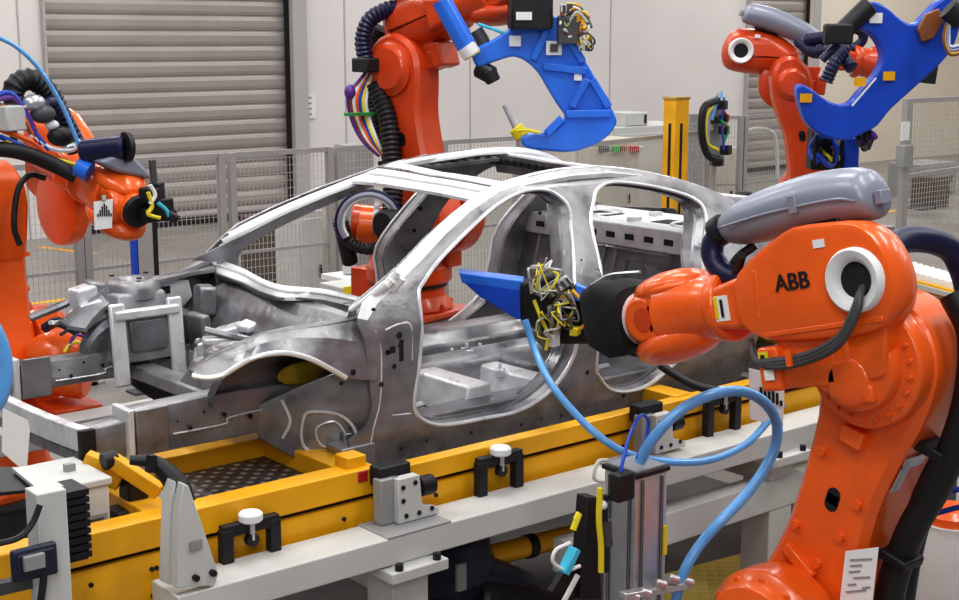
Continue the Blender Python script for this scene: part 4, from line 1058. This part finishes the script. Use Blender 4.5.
# ================================================================ blue welding guns
def cplate(px,d,th,label,ribs,name='welding_gun',m='blue',rim=.012):
    P=spl([at(*q,d=d) for q in px],3,True); n=FW; c=sum(P,V())/len(P)
    root=empty(name,c,label,'welding gun')
    mb=MB(); 
    mb.prism([p-n*th/2 for p in P],n*th); mb.build('frame',m,root,bevel=.018,seg=3)
    if ribs:
        for a,b in ribs:
            MB().bar(at(*a,d=d-th/2-.02),at(*b,d=d-th/2-.02),.05,.04,up=FW).build('stiffening_rib',m,root,bevel=.008)
    return root
g2px=[(472,51),(490,41),(503,33),(515,24),(530,20),(544,15),(557,18),(572,40),(587,64),(600,88),(613,112),(615,125),(600,141),(573,151),(545,150),(525,147),(521,136),(535,133),(547,131),(565,119),(556,103),(547,88),(538,73),(528,63),(519,58),(509,57),(488,64),(477,67)]
g2=cplate(g2px,9.2,.14,'large blue C-shaped welding gun hanging above the car roof',[((548,27),(533,60)),((543,66),(586,71)),((587,79),(572,107)),((592,79),(609,107)),((566,114),(611,113)),((562,118),(546,134)),((565,32),(583,62))])
for q,s in (((515,41),.075),((554,48),.10),((578,77),.05)): MB().box(at(*q,d=9.11),(s,.01,s*.9),rz=AZ-PI/2).build('white_label','paper',g2)
MB().box(at(554,48,d=9.10),(.05,.01,.05),rz=AZ-PI/2).build('label_mark','dgrey',g2)
MB().cyl(at(441,0,d=9.05),at(467,47,d=9.05),.065,n=20).build('actuator_tube','blue',g2)
MB().cyl(at(463,40,d=9.05),at(473,56,d=9.05),.058,n=20).build('actuator_collar','yellow_lt',g2)
MB().cyl(at(466,46,d=9.04),at(472,55,d=9.04),.062,n=20).build('actuator_tip','white',g2)
MB().tube([at(476,30,d=9.2),at(484,45,d=9.2),at(480,60,d=9.2)],.045,12).build('cylinder','dgrey',g2)
MB().cyl(at(478,68,d=9.2),at(493,76,d=9.15),.06,n=16,bev=.01).build('electrode_holder','black',g2)
MB().cyl(at(488,70,d=9.15),at(494,82,d=9.15),.05,n=16,bev=.01).build('electrode_holder','black',g2)
MB().cyl(at(504,105,d=9.2),at(516,128,d=9.2),.014,.022,n=12).build('electrode','alu',g2)
MB().cyl(at(515,127,d=9.2),at(523,137,d=9.2),.05,n=16,bev=.01).build('electrode_base','yellow_lt',g2)
MB().tube([at(518,131,d=9.13),at(528,130,d=9.1),at(540,133,d=9.1)],.012,6).build('earth_strap','yellow_lt',g2)
MB().box(at(530,12,d=9.1),(.27,.22,.22),rz=AZ-PI/2+.1).build('transformer','black',g2,bevel=.02)
MB().box(at(524,16,d=8.97),(.10,.01,.05),rz=AZ-PI/2).build('white_label','paper',g2)
MB().box(at(568,30,d=9.1),(.14,.14,.18),rz=AZ-PI/2).build('valve_block','dgrey',g2,bevel=.01)
def tangle(root,px,py,d,rad,n,cols,w=.010,name='gun_cable'):
    for i in range(n):
        cc=cols[i%len(cols)]; P=[]
        a0=random.uniform(0,6.28)
        for k in range(6):
            a=a0+k*random.uniform(.5,1.1); r_=rad*random.uniform(.4,1)
            P.append(at(px+r_*math.cos(a),py+r_*1.2*math.sin(a),d=d+random.uniform(-.1,.06)))
        MB().tube(P,w*random.uniform(.7,1.2),6).build(name,cc,root)
tangle(g2,575,22,9.1,17,12,('yellow_lt','dgrey','white','brown','yellow','cream'),.010)
tangle(g2,586,42,9.1,9,6,('yellow_lt','dgrey','cream','brown'),.009)
for k in range(6): MB().box(at(572+random.uniform(-12,14),25+random.uniform(-20,28),d=9.05),(.04,.04,.05),rz=k).build('connector',('dgrey','cream','yellow')[k%3],g2,bevel=.004)
MB().tube([at(478,24,d=9.15),at(490,28,d=9.15),at(506,34,d=9.15)],.012,6).build('air_line','cyan',g2)
# rear right gun
g3px=[(795,89),(800,84),(811,90),(822,98),(836,104),(848,102),(857,92),(868,80),(874,72),(880,58),(876,43),(867,33),(855,27),(857,15),(862,5),(872,2),(885,8),(899,20),(912,24),(924,13),(935,2),(950,-6),(962,0),(956,30),(946,54),(920,80),(889,108),(875,125),(862,132),(843,140),(821,135),(806,124),(799,108)]
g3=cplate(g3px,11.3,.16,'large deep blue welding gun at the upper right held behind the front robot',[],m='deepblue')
for q,s in (((876,18),.10),): MB().box(at(*q,d=11.2),(s,.01,s*.8),rz=AZ-PI/2).build('white_label','paper',g3)
for q in ((889,76),(860,82),(806,98)): 
    MB().box(at(*q,d=11.2),(.10,.01,.07),rz=AZ-PI/2+.2).build('orange_sticker','yellow',g3)
MB().bar(at(852,106,d=11.18),at(876,78,d=11.18),.012,.012).build('edge_trim','white',g3)
MB().cyl(at(836,38,d=11.2),at(870,5,d=11.2),.08,n=16,bev=.01).build('servo_cylinder','black',g3)
MB().box(at(838,34,d=11.1),(.22,.12,.16),rz=AZ-PI/2).build('cylinder_head','black',g3,bevel=.02)
MB().cyl(at(822,60,d=11.2),at(838,44,d=11.2),.035,n=12).build('rod','navy',g3)
MB().prism([at(*q,d=11.16) for q in ((918,30),(926,14),(940,8),(944,22),(934,38),(922,42))],FW*.05).build('rear_plate','brown',g3,bevel=.01)
for r_,cc in ((30,'brown'),(27,'yellow_lt'),(24,'purple'),(21,'cream'),(18,'darkbluehose'),(15,'white')):
    MB().tube([at(962,22-r_*.3,d=11),at(950,24-r_*.2,d=11),at(944+(30-r_)*.3,38,d=11),at(950,54-(30-r_)*.5,d=11),at(964,52-(30-r_)*.5,d=11)],.016,6).build('gun_cable',cc,g3)
MB().cyl(at(948,8,d=11),at(962,20,d=11),.09,n=16).build('cable_gland','black',g3)
tangle(g3,826,150,11.6,16,9,('black','purple','yellow_lt','darkbluehose','black'),.02)
MB().box(at(850,158,d=11.7),(.12,.12,.34),rz=AZ-PI/2).build('mount_column','deepblue',g3,bevel=.01)
MB().box(at(829,148,d=11.8),(.34,.2,.36),rz=AZ-PI/2).build('valve_block','black',g3,bevel=.02)
tangle(g3,866,138,11.4,10,6,('black','dgrey','purple'),.02)
# front gun inside the door opening
g4=empty('welding_gun',at(540,300,Y=4.85),'blue wedge welding gun with tangled cables reaching through the front door opening','welding gun')
d4=at(530,290,Y=4.95).dot(FW)
MB().prism([at(459,273,d=d4+.12),at(525,281,d=d4),at(525,292,d=d4),at(462,283,d=d4+.12)],FW*.14).build('upper_plate','blue',g4,bevel=.006)
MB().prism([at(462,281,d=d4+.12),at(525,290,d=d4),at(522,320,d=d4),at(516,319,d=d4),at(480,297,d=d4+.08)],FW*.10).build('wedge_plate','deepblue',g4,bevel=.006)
MB().prism([at(577,285,d=d4-.2),at(594,292,d=d4-.25),at(591,306,d=d4-.25),at(574,300,d=d4-.2)],FW*.08).build('rear_tab','blue',g4,bevel=.004)
MB().prism([at(520,284,d=d4-.05),at(560,272,d=d4-.1),at(588,300,d=d4-.2),at(600,345,d=d4-.2),at(560,345,d=d4-.1),at(520,322,d=d4)],FW*.12).build('tool_changer','black',g4,bevel=.02)
MB().prism([at(545,290,d=d4-.14),at(566,276,d=d4-.16),at(573,284,d=d4-.16),at(551,299,d=d4-.14)],FW*.05).build('manifold','cream',g4,bevel=.005)
for k in range(5): MB().bar(at(546+k*5,291-k*3.2,d=d4-.16),at(552+k*5,298-k*3.2,d=d4-.17),.008,.012).build('manifold_rib','dgrey',g4)
MB().cyl(at(562,299,d=d4-.16),at(572,294,d=d4-.18),.028,n=14,bev=.005).build('connector','brass',g4)
MB().cyl(at(552,305,d=d4-.14),at(556,335,d=d4-.14),.026,n=14,bev=.005).build('cylinder','alu',g4)
MB().box(at(553,340,d=d4-.14),(.05,.05,.06)).build('white_connector','white',g4,bevel=.005)
MB().box(at(575,331,d=d4-.2),(.06,.04,.04),rz=.5).build('yellow_connector','yellow_lt',g4,bevel=.005)
tangle(g4,545,280,d4-.14,19,9,('yellow_lt','cream','white','cream','dgrey','grey'),.005)
tangle(g4,566,310,d4-.2,15,8,('cream','yellow_lt','dgrey','brown','grey'),.005)
tangle(g4,548,325,d4-.14,14,9,('dgrey','cream','brown','yellow_lt','black'),.005)
MB().tube([at(534,300,d=d4-.17),at(541,318,d=d4-.18),at(548,334,d=d4-.18),at(546,350,d=d4-.18)],.009,6).build('gun_cable','yellow_lt',g4)
MB().tube([at(572,290,d=d4-.22),at(585,305,d=d4-.24),at(586,322,d=d4-.24),at(574,334,d=d4-.22)],.009,6).build('gun_cable','yellow',g4)
MB().tube([at(592,285,d=d4-.5),at(610,275,d=d4-.6),at(640,272,d=d4-.75)],.008,6).build('gun_cable','alu',g4)
# ================================================================ hoses
def hose(px,r,label,m='bluehose',n=10,cat='hose',**k):
    P=[at(a,b,Y=y) for a,b,y in px]
    return MB().tube(P,r,n).build('air_hose',m,smooth=60,label=label,cat=cat,**k)
hose([(640,462,3.95),(652,440,3.9),(675,415,3.85),(705,397,3.8),(738,391,3.75),(764,402,3.72),(777,425,3.7),(772,455,3.7),(750,490,3.72),(722,520,3.75),(700,545,3.8),(684,572,3.82),(676,600,3.85)],.024,'thick light blue hose arching over the stand and down to its clamp')
hose([(525,320,4.75),(535,350,4.7),(550,382,4.5),(572,410,4.35),(600,437,4.2),(632,455,4.1),(670,462,4.05),(710,460,4.0),(745,445,4.0),(765,425,4.05),(782,405,4.1)],.017,'light blue hose hanging from the gun and curving behind the stand')
hose([(619,488,3.85),(622,465,3.85),(630,435,3.9),(640,416,3.95),(648,420,3.97),(646,438,3.97),(637,458,3.95)],.008,'thin blue tube looped upright above the aluminium stand','darkbluehose',8)
hose([(-12,322,3.6),(-1,345,3.6),(3,370,3.6),(-1,395,3.6),(-12,412,3.6)],.026,'thick light blue hose bulging in at the left edge')
hose([(-5,36,7.5),(15,46,7.5),(35,64,7.5),(52,88,7.5),(66,114,7.5),(80,148,7.5)],.012,'thin blue tube arching over the leftmost robot','bluehose')
hose([(660,365,4.7),(680,378,4.6),(700,387,4.5),(725,392,4.4)],.022,'black hose hanging under the front robot wrist','black')
# ================================================================ aluminium stand
st=empty('aluminium_stand',(4.11,4.0,0),'upright aluminium profile stand with hoses in front of the conveyor','stand')
cx_,cy_=at(636,470,Y=4.0).x,4.0; zt=at(636,478,Y=3.92).z
w_=.19
mb=MB(); mb.box((cx_,cy_,zt/2),(w_,w_,zt))
for s in (-1,1):
    for t in (-.06,.06):
        mb.box((cx_+t,cy_-w_/2-.004,zt/2),(.012,.012,zt-.02)); mb.box((cx_-w_/2-.004,cy_+t,zt/2),(.012,.012,zt-.02))
mb.build('profile','alu',st,bevel=.004)
MB().box((cx_,cy_,zt+.012),(w_+.02,w_+.02,.02)).build('cap','black',st,bevel=.003); MB().box((cx_,cy_,zt+.026),(w_-.01,w_-.01,.01)).build('cap_plate','alu',st)
MB().box((cx_,cy_,.01),(.4,.4,.02)).build('foot_plate','dgrey',st)
MB().box(at(622,486,Y=3.84),(.10,.06,.12)).build('black_switch','black',st,bevel=.01)
MB().prism([at(*q,Y=3.95) for q in ((588,497),(598,497),(602,600),(580,600))],(0,.07,0)).build('cable_channel','black',st,bevel=.006)
for a,cc in (((600,488),'yellow_lt'),((606,495),'motor')):
    MB().tube([at(a[0],a[1],Y=3.88),at(a[0]-1,520,Y=3.88),at(a[0]+1,545,Y=3.88),at(a[0]+1,572,Y=3.88)],.013,8).build('strap',cc,st)
MB().tube([at(607,460,Y=3.9),at(598,462,Y=3.9),at(594,478,Y=3.9),at(603,482,Y=3.9)],.008,6).build('wire_handle','cream',st)
MB().cyl(at(606,520,Y=3.88),at(608,545,Y=3.88),.022,n=12).build('regulator','dgrey',st)
MB().ball(at(603,505,Y=3.88),.02,(1,1,1)).build('fitting','white',st)
MB().bar(at(575,548,Y=3.9),at(563,573,Y=3.9),.05,.03).build('cyan_tag','cyan',st,bevel=.004)
MB().tube([at(570,543,Y=3.9),at(556,550,Y=3.9),at(553,562,Y=3.9),at(566,570,Y=3.9),at(580,566,Y=3.9)],.008,6).build('white_wire','white',st)
MB().tube([at(576,520,Y=3.9),at(579,514,Y=3.9),at(573,530,Y=3.9)],.014,6).build('yellow_plug','yellow_lt',st)
MB().tube([at(578,575,Y=3.9),at(570,590,Y=3.9),at(562,605,Y=3.9)],.012,6).build('grey_wire','cream',st)
MB().prism([at(*q,Y=3.97) for q in ((568,566),(552,592),(575,600),(584,570))],(0,.03,0)).build('black_flap','black',st)
for px,py in ((655,583),(668,578),(640,592),(682,581),(628,596)):
    MB().cyl(at(px,py,Y=3.82),at(px+10,py+3,Y=3.80),.022,n=12,bev=.003).build('hose_clamp_screw','alu',st)
MB().bar(at(622,596,Y=3.82),at(688,584,Y=3.82),.05,.03).build('clamp_bar','alu',st,bevel=.005)
MB().box(at(664,540,Y=3.9),(.02,.02,.13)).build('yellow_marker','yellow_lt',st)
# yellow mat on floor
MB().prism([at(*q,Z=.0) for q in ((640,585),(748,556),(800,620),(660,650))],(0,0,.03)).build('yellow_studded_mat','yplate',smooth=0,label='yellow studded platform panel on the floor left of the front robot base',cat='mat')
# ================================================================ left foreground post and boxes
lp=empty('aluminium_post',(1.74,4.2,0),'light aluminium post at the lower left with a blue sensor','post')
p=at(46,500,Y=4.25); MB().box((p.x,4.25,p.z/2+.02),(.10,.10,p.z+.04)).build('profile','cream',lp,bevel=.004)
MB().box((p.x,4.25,.01),(.24,.24,.02)).build('foot_plate','dgrey',lp)
MB().box(at(34,562,Y=4.17),(.13,.05,.09)).build('blue_sensor','motor',lp,bevel=.01); MB().box(at(34,562,Y=4.14),(.07,.02,.05)).build('sensor_window','grey',lp,bevel=.004)
MB().box(at(34,562,Y=4.165),(.15,.03,.11)).build('sensor_frame','motor',lp,bevel=.01)
MB().tube([at(44,570,Y=4.15),at(43,585,Y=4.15),at(40,605,Y=4.15)],.012,6).build('sensor_cable','black',lp)
MB().bar(at(-10,590,Y=4.3),at(66,573,Y=4.3),.04,.04).build('support_rod','dgrey',lp)
bx=empty('bellows_cover',at(50,520,Y=4.5),'black ribbed bellows cover beside the grey control box','cover')
mb=MB(); q0=at(50,518,Y=4.45); zt=at(50,490,Y=4.45).z
for k in range(9): mb.box((q0.x+.04,4.45,zt-.01-.028*k),(.15,.14,.018 if k%2 else .022)); mb.box((q0.x+.04,4.45,zt-.024-.028*k),(.13,.12,.012))
mb.build('bellows','black',bx)
MB().prism([at(*q,Z=1.73) for q in ((12,471),(28,469),(64,489),(40,494))],(0,0,.012)).build('top_sheet','cream',bx)
MB().prism([at(*q,Z=1.71) for q in ((-12,470),(16,470),(40,492),(-12,497))],(0,0,.012)).build('black_tray','black',bx)
ct=empty('control_box',at(88,520,Y=5.1),'light grey control box with small display behind the yellow rail','control box')
a=at(62,502,Y=4.95); b=at(110,498,Y=4.95); zt=at(64,500,Y=4.95).z
MB().box(((a.x+b.x)/2,5.12,zt-.12),(b.x-a.x,.34,.30)).build('case','cream',ct,bevel=.01)
MB().box(((a.x+b.x)/2,5.12,zt+.04),(b.x-a.x+.02,.36,.03)).build('lid','cream',ct,bevel=.006)
MB().box(at(89,525,Y=4.945),(.15,.01,.07)).build('display','grey',ct); MB().box(at(89,526,Y=4.938),(.12,.008,.045)).build('screen','dgrey',ct)
MB().box((at(84,492,Z=zt).x,5.12,zt+.07),(.04,.03,.03)).build('latch','grey',ct)
MB().prism([at(*q,Y=4.9) for q in ((3,408),(28,420),(30,430),(27,468),(18,466),(2,452))],(0,.004,0)).build('hanging_paper_sheet','paper',smooth=0,label='pale sheet hanging from the left end of the front bumper beam',cat='sheet')
bl=empty('black_gripper_block',at(134,500,Y=5.1),'black clamp block between control box and yellow lever','clamp')
MB().box(at(134,495,Y=5.1),(.09,.10,.16)).build('body','black',bl,bevel=.01); MB().box(at(130,515,Y=5.1),(.16,.12,.08)).build('foot','black',bl,bevel=.01); MB().cyl(at(140,478,Y=5.1),at(140,492,Y=5.1),.03,n=12).build('plunger','dgrey',bl)
MB().tube([at(-8,545,Y=4.1),at(18,538,Y=4.1),at(32,524,Y=4.1),at(40,505,Y=4.1)],.010,6).build('cable','black',label='black cable drooping to the lower left aluminium post',cat='cable')
# ================================================================ right lower corner
br=empty('grey_canister',(6.05,3.55,0),'pale grey cylindrical canister at the lower right corner','canister')
c=at(948,560,d=6.4); MB().lathe((c.x,c.y,0),(0,0,1),[(0,.20),(.02,.21),(c.z+.10,.19),(c.z+.16,.15),(c.z+.20,.15)],32).build('body','cream',br)
MB().lathe((c.x,c.y,c.z+.19),(0,0,1),[(0,.13),(.05,.13),(.08,.10)],24).build('orange_cap','orange',br)
tb=empty('low_machine',(5.9,2.7,0),'beige low machine slab behind the front robot foot','machine')
c=at(915,585,Z=.30); MB().box((c.x+.1,c.y,.15),(1.1,.9,.30)).build('slab','beige',tb,bevel=.01); MB().box((c.x+.3,c.y+.2,.33),(.7,.08,.06)).build('rail','alu',tb)
# right mid: black/red cluster and yellow conveyor with white rollers
yc=empty('roller_conveyor',at(905,300,d=9.5),'yellow conveyor with white roller deck behind the front robot','conveyor')
A=[at(*q,d=9.5) for q in ((880,268),(965,285))]
MB().prism([at(880,270,d=9.3),at(962,292,d=9.3),at(962,322,d=9.3),at(880,308,d=9.3)],FW*.1).build('side_beam','yellow',yc,bevel=.01)
MB().prism([at(880,274,d=9.25),at(962,296,d=9.25),at(962,301,d=9.25),at(880,279,d=9.25)],FW*.06).build('edge_strip','cream',yc)
for k in range(12): MB().cyl(at(884+k*6.4,269+k*1.7,d=9.35),at(884+k*6.0,258+k*1.7,d=10.0),.035,n=12).build('roller','white',yc)
z_=at(900,300,d=9.5).z
for q in ((892,300),(950,315)):
    p=at(*q,d=9.6); MB().box((p.x,p.y,p.z/2),(.12,.12,p.z)).build('leg','cream',yc)
vb=empty('valve_terminal',at(948,350,d=7.3),'black valve terminal with white and red fittings behind the front robot','valve unit')
mb=MB()
for px,py,s in ((940,345,.16),(952,330,.14),(950,365,.18),(935,318,.06),(955,385,.2)): mb.box(at(px,py,d=7.3),(s,.12,s*.9),rz=AZ-PI/2)
mb.build('body','black',vb,bevel=.01)
MB().bar(at(933,300,d=7.3),at(958,305,d=7.3),.04,.04).build('rod','black',vb)
for px,py,cc in ((945,328,'white'),(952,345,'alu'),(944,352,'white'),(951,322,'alu')): MB().cyl(at(px,py,d=7.2),at(px+6,py+2,d=7.2),.018,n=10).build('fitting',cc,vb)
MB().box(at(948,368,d=7.1),(.20,.10,.10),rz=AZ-PI/2).build('red_block','red',vb,bevel=.01)
p=at(950,385,d=7.3); MB().box((p.x,p.y,p.z/2),(.1,.1,p.z)).build('post','dgrey',vb)
# ================================================================ background equipment
bo=empty('yellow_safety_post',at(677,165,Y=12.0),'tall yellow safety column standing at the fence behind the car roof','column')
zt=at(676,99,Y=12.0).z; c=at(676,120,Y=12.0); c.z=0
MB().box((c.x,c.y,zt/2),(.26,.2,zt)).build('column','yellow',bo,bevel=.01,); MB().box((c.x,c.y,zt+.01),(.28,.22,.03)).build('cap','brass',bo)
MB().box((c.x-.01,c.y-.102,zt-.95),(.04,.01,1.3)).build('lens_slot','hole',bo); MB().box((c.x-.131,c.y-.02,zt-.95),(.01,.04,1.3)).build('lens_slot','hole',bo)
def cab(px0,px1,pyt,Y,depth,m,label,name='control_cabinet',zb=0,door=True,feat=None):
    a=at(px0,pyt,Y=Y); b=at(px1,pyt,Y=Y); zt=a.z
    r=empty(name,((a.x+b.x)/2,Y+depth/2,zb),label,'cabinet')
    MB().box(((a.x+b.x)/2,Y+depth/2,(zt+zb)/2),(b.x-a.x,depth,zt-zb)).build('case',m,r,bevel=.01)
    if door: MB().box(((a.x+b.x)/2,Y-.012,(zt+zb)/2),((b.x-a.x)*.9,.02,(zt-zb)*.88)).build('door',m,r,bevel=.006)
    mb=MB()
    if feat=='grille':
        for k in range(16): mb.box(((a.x+b.x)/2,Y-.02,zb+.2+k*(zt-zb-.3)/16),((b.x-a.x)*.85,.02,.02))
        mb.build('grille','cream',r,into='door')
    else: mb.box((a.x+(b.x-a.x)*.82,Y-.03,(zt+zb)/2),(.03,.03,.14)); mb.build('handle','black',r)
    return r
cab(274,336,222,14.0,.8,'brownp','brown grille cabinet behind the fence seen through the windscreen opening',feat='grille')
cab(298,322,212,12.9,.5,'cream','pale grey cabinet top behind the fence left of the central robot')
cab(337,376,196,13.6,.6,'beige','beige tall cabinet behind the fence just left of the central robot shoulder')
cw=cab(352,388,290,9.6,.5,'cream','small white topped cabinet with yellow front behind the car cowl')
MB().box(at(350,299,Y=9.58),(.12,.02,.22)).build('yellow_panel','yellow_lt',cw)
lt=empty('work_table',at(355,276,Y=10.5),'pale table below the shoulder of the central robot','table')
p=at(358,276,Y=10.5); MB().box(p,(.55,.4,.05),rz=0).build('table_top','white',lt); MB().box(p+V((-.1,0,.08)),(.1,.1,.1)).build('clamp_knob','cream',lt,bevel=.02)
for s in (-.22,.22): MB().box((p.x+s,p.y,p.z/2),(.05,.3,p.z)).build('leg','grey',lt)
cab(354,374,146,13.0,.4,'grey','narrow grey cabinet against the fence left of the central robot arm',door=False)
cab(612,700,128,15.5,1.0,'cream','long pale grey machine enclosure beyond the fence left of the yellow column','machine_enclosure')
cab(626,648,113,15.6,.5,'cream','small pale unit standing on the long enclosure left of the yellow column','machine_unit',zb=at(612,128,Y=15.5).z)
cab(690,705,114,13.2,.4,'grey','narrow grey cabinet just right of the yellow column')
cab(575,640,142,14.5,.6,'beige','beige low bench with small parts behind the blue gun tip','parts_bench')
for k in range(5):
    p=at(604+k*9+k%2*3,149,Y=14.42); MB().box(p,(.12,.10,.09),rz=k).build('small_part',('dgrey','green','brown','red','cream')[k],label=('dark','green','brown','red','cream')[k]+' small part lying on the low bench behind the blue gun',cat='part',bevel=.01)
vp=empty('valve_board',at(717,150,Y=12.3),'black valve panel with yellow and blue hoses mounted on the fence','valve panel')
p=at(716,135,Y=12.3); MB().box(p,(.30,.05,.80)).build('back_plate','grey',vp)
mb=MB()
for px,py,s in ((722,105,.13),(724,130,.12),(726,150,.14),(718,162,.12),(716,120,.10),(724,118,.10)): mb.box(at(px,py,Y=12.15),(s,.12,s*.9),rz=.3)
mb.build('valve','black',vp,bevel=.01)
for cc,Lp,w_ in (('black',[(718,100),(704,108),(702,135),(708,155),(720,160)],.05),('yellow_lt',[(714,104),(706,118),(707,142),(718,150)],.022),('green',[(720,120),(728,128),(724,142)],.02),('bluehose',[(722,93),(716,105),(712,120)],.02),('darkbluehose',[(724,100),(722,120),(724,150)],.016),('red',[(722,110),(728,118),(722,130)],.016)):
    MB().tube([at(a,b,Y=12.1) for a,b in Lp],w_,8).build('hose',cc,vp)
MB().tube([at(712,130,Y=12.2),at(711,112,Y=12.2),at(716,98,Y=12.2),at(721,92,Y=12.2)],.025,8).build('vertical_hose','grey',vp); MB().tube([at(724,135,Y=12.2),at(724,110,Y=12.2),at(724,97,Y=12.2)],.02,8).build('vertical_hose','bluehose',vp)
MB().box((p.x,p.y+.03,p.z/2-.2),(.06,.05,p.z-.4)).build('stand_post','fence',vp)
tf=MB().tube([at(742,190,Y=13.5),at(742,140,Y=13.5),at(750,130,Y=13.5),at(768,130,Y=13.5),at(776,142,Y=13.5),at(778,190,Y=13.5)],.03,8).build('tube_frame','cream',label='bent pale tube frame behind the rear right robot arm',cat='frame')
cab(922,957,165,16.2,.8,'grey','grey cabinet behind the safety gate at right')
cab(934,950,178,15.0,.5,'brownp','dark brown box in front of the grey cabinet behind the gate')
cab(922,936,209,14.9,.4,'dgrey','small dark box on the floor behind the gate left of the brown box')
cab(700,738,150,14.5,.4,'beige','beige cabinet behind the black valve panel')
# low guard rail bundle near left fence (dark vertical post pair)
for i,(px,mm,lab) in enumerate(((136,'deepblue','thin blue vertical pole behind the front of the car'),(146,'fence','wide grey vertical post behind the front of the car'),(156,'black','thin black vertical pole right of the wide grey post'))):
    p=at(px,290,Y=11.6); zt=at(px,195,Y=11.6).z; r=empty('vertical_pole',(p.x,11.6,0),lab,'pole')
    MB().box((p.x,11.6,zt/2),((.05,.16,.05)[i],.06,zt)).build('pole',mm,r); MB().box((p.x,11.6,.01),(.2,.2,.02)).build('foot','dgrey',r)
# ================================================================ light
def area(loc,size,power,col=(1,1,1),rot=(0,0,0),sy=None):
    l=bpy.data.lights.new('area_light','AREA'); l.energy=power; l.size=size; l.color=col
    if sy: l.shape='RECTANGLE'; l.size_y=sy
    o=bpy.data.objects.new('area_light',l); COL.objects.link(o); o.location=loc; o.rotation_euler=rot; return o
for x in (0,5,10,17,25,31):
    for y in (1,6.5,13,19): area((x,y,8.2),1.0,165,(1,.985,.96),sy=3.2)
area((-2,-3,6.5),3.0,190,(.96,.98,1),rot=(R(50),0,R(-40)),sy=3)
w=bpy.data.worlds.new('world'); scene.world=w; w.use_nodes=True
b=w.node_tree.nodes['Background']; b.inputs['Color'].default_value=(.80,.84,.92,1); b.inputs['Strength'].default_value=.18
scene.view_settings.view_transform='Standard'; scene.view_settings.look='Medium High Contrast'; scene.view_settings.exposure=0
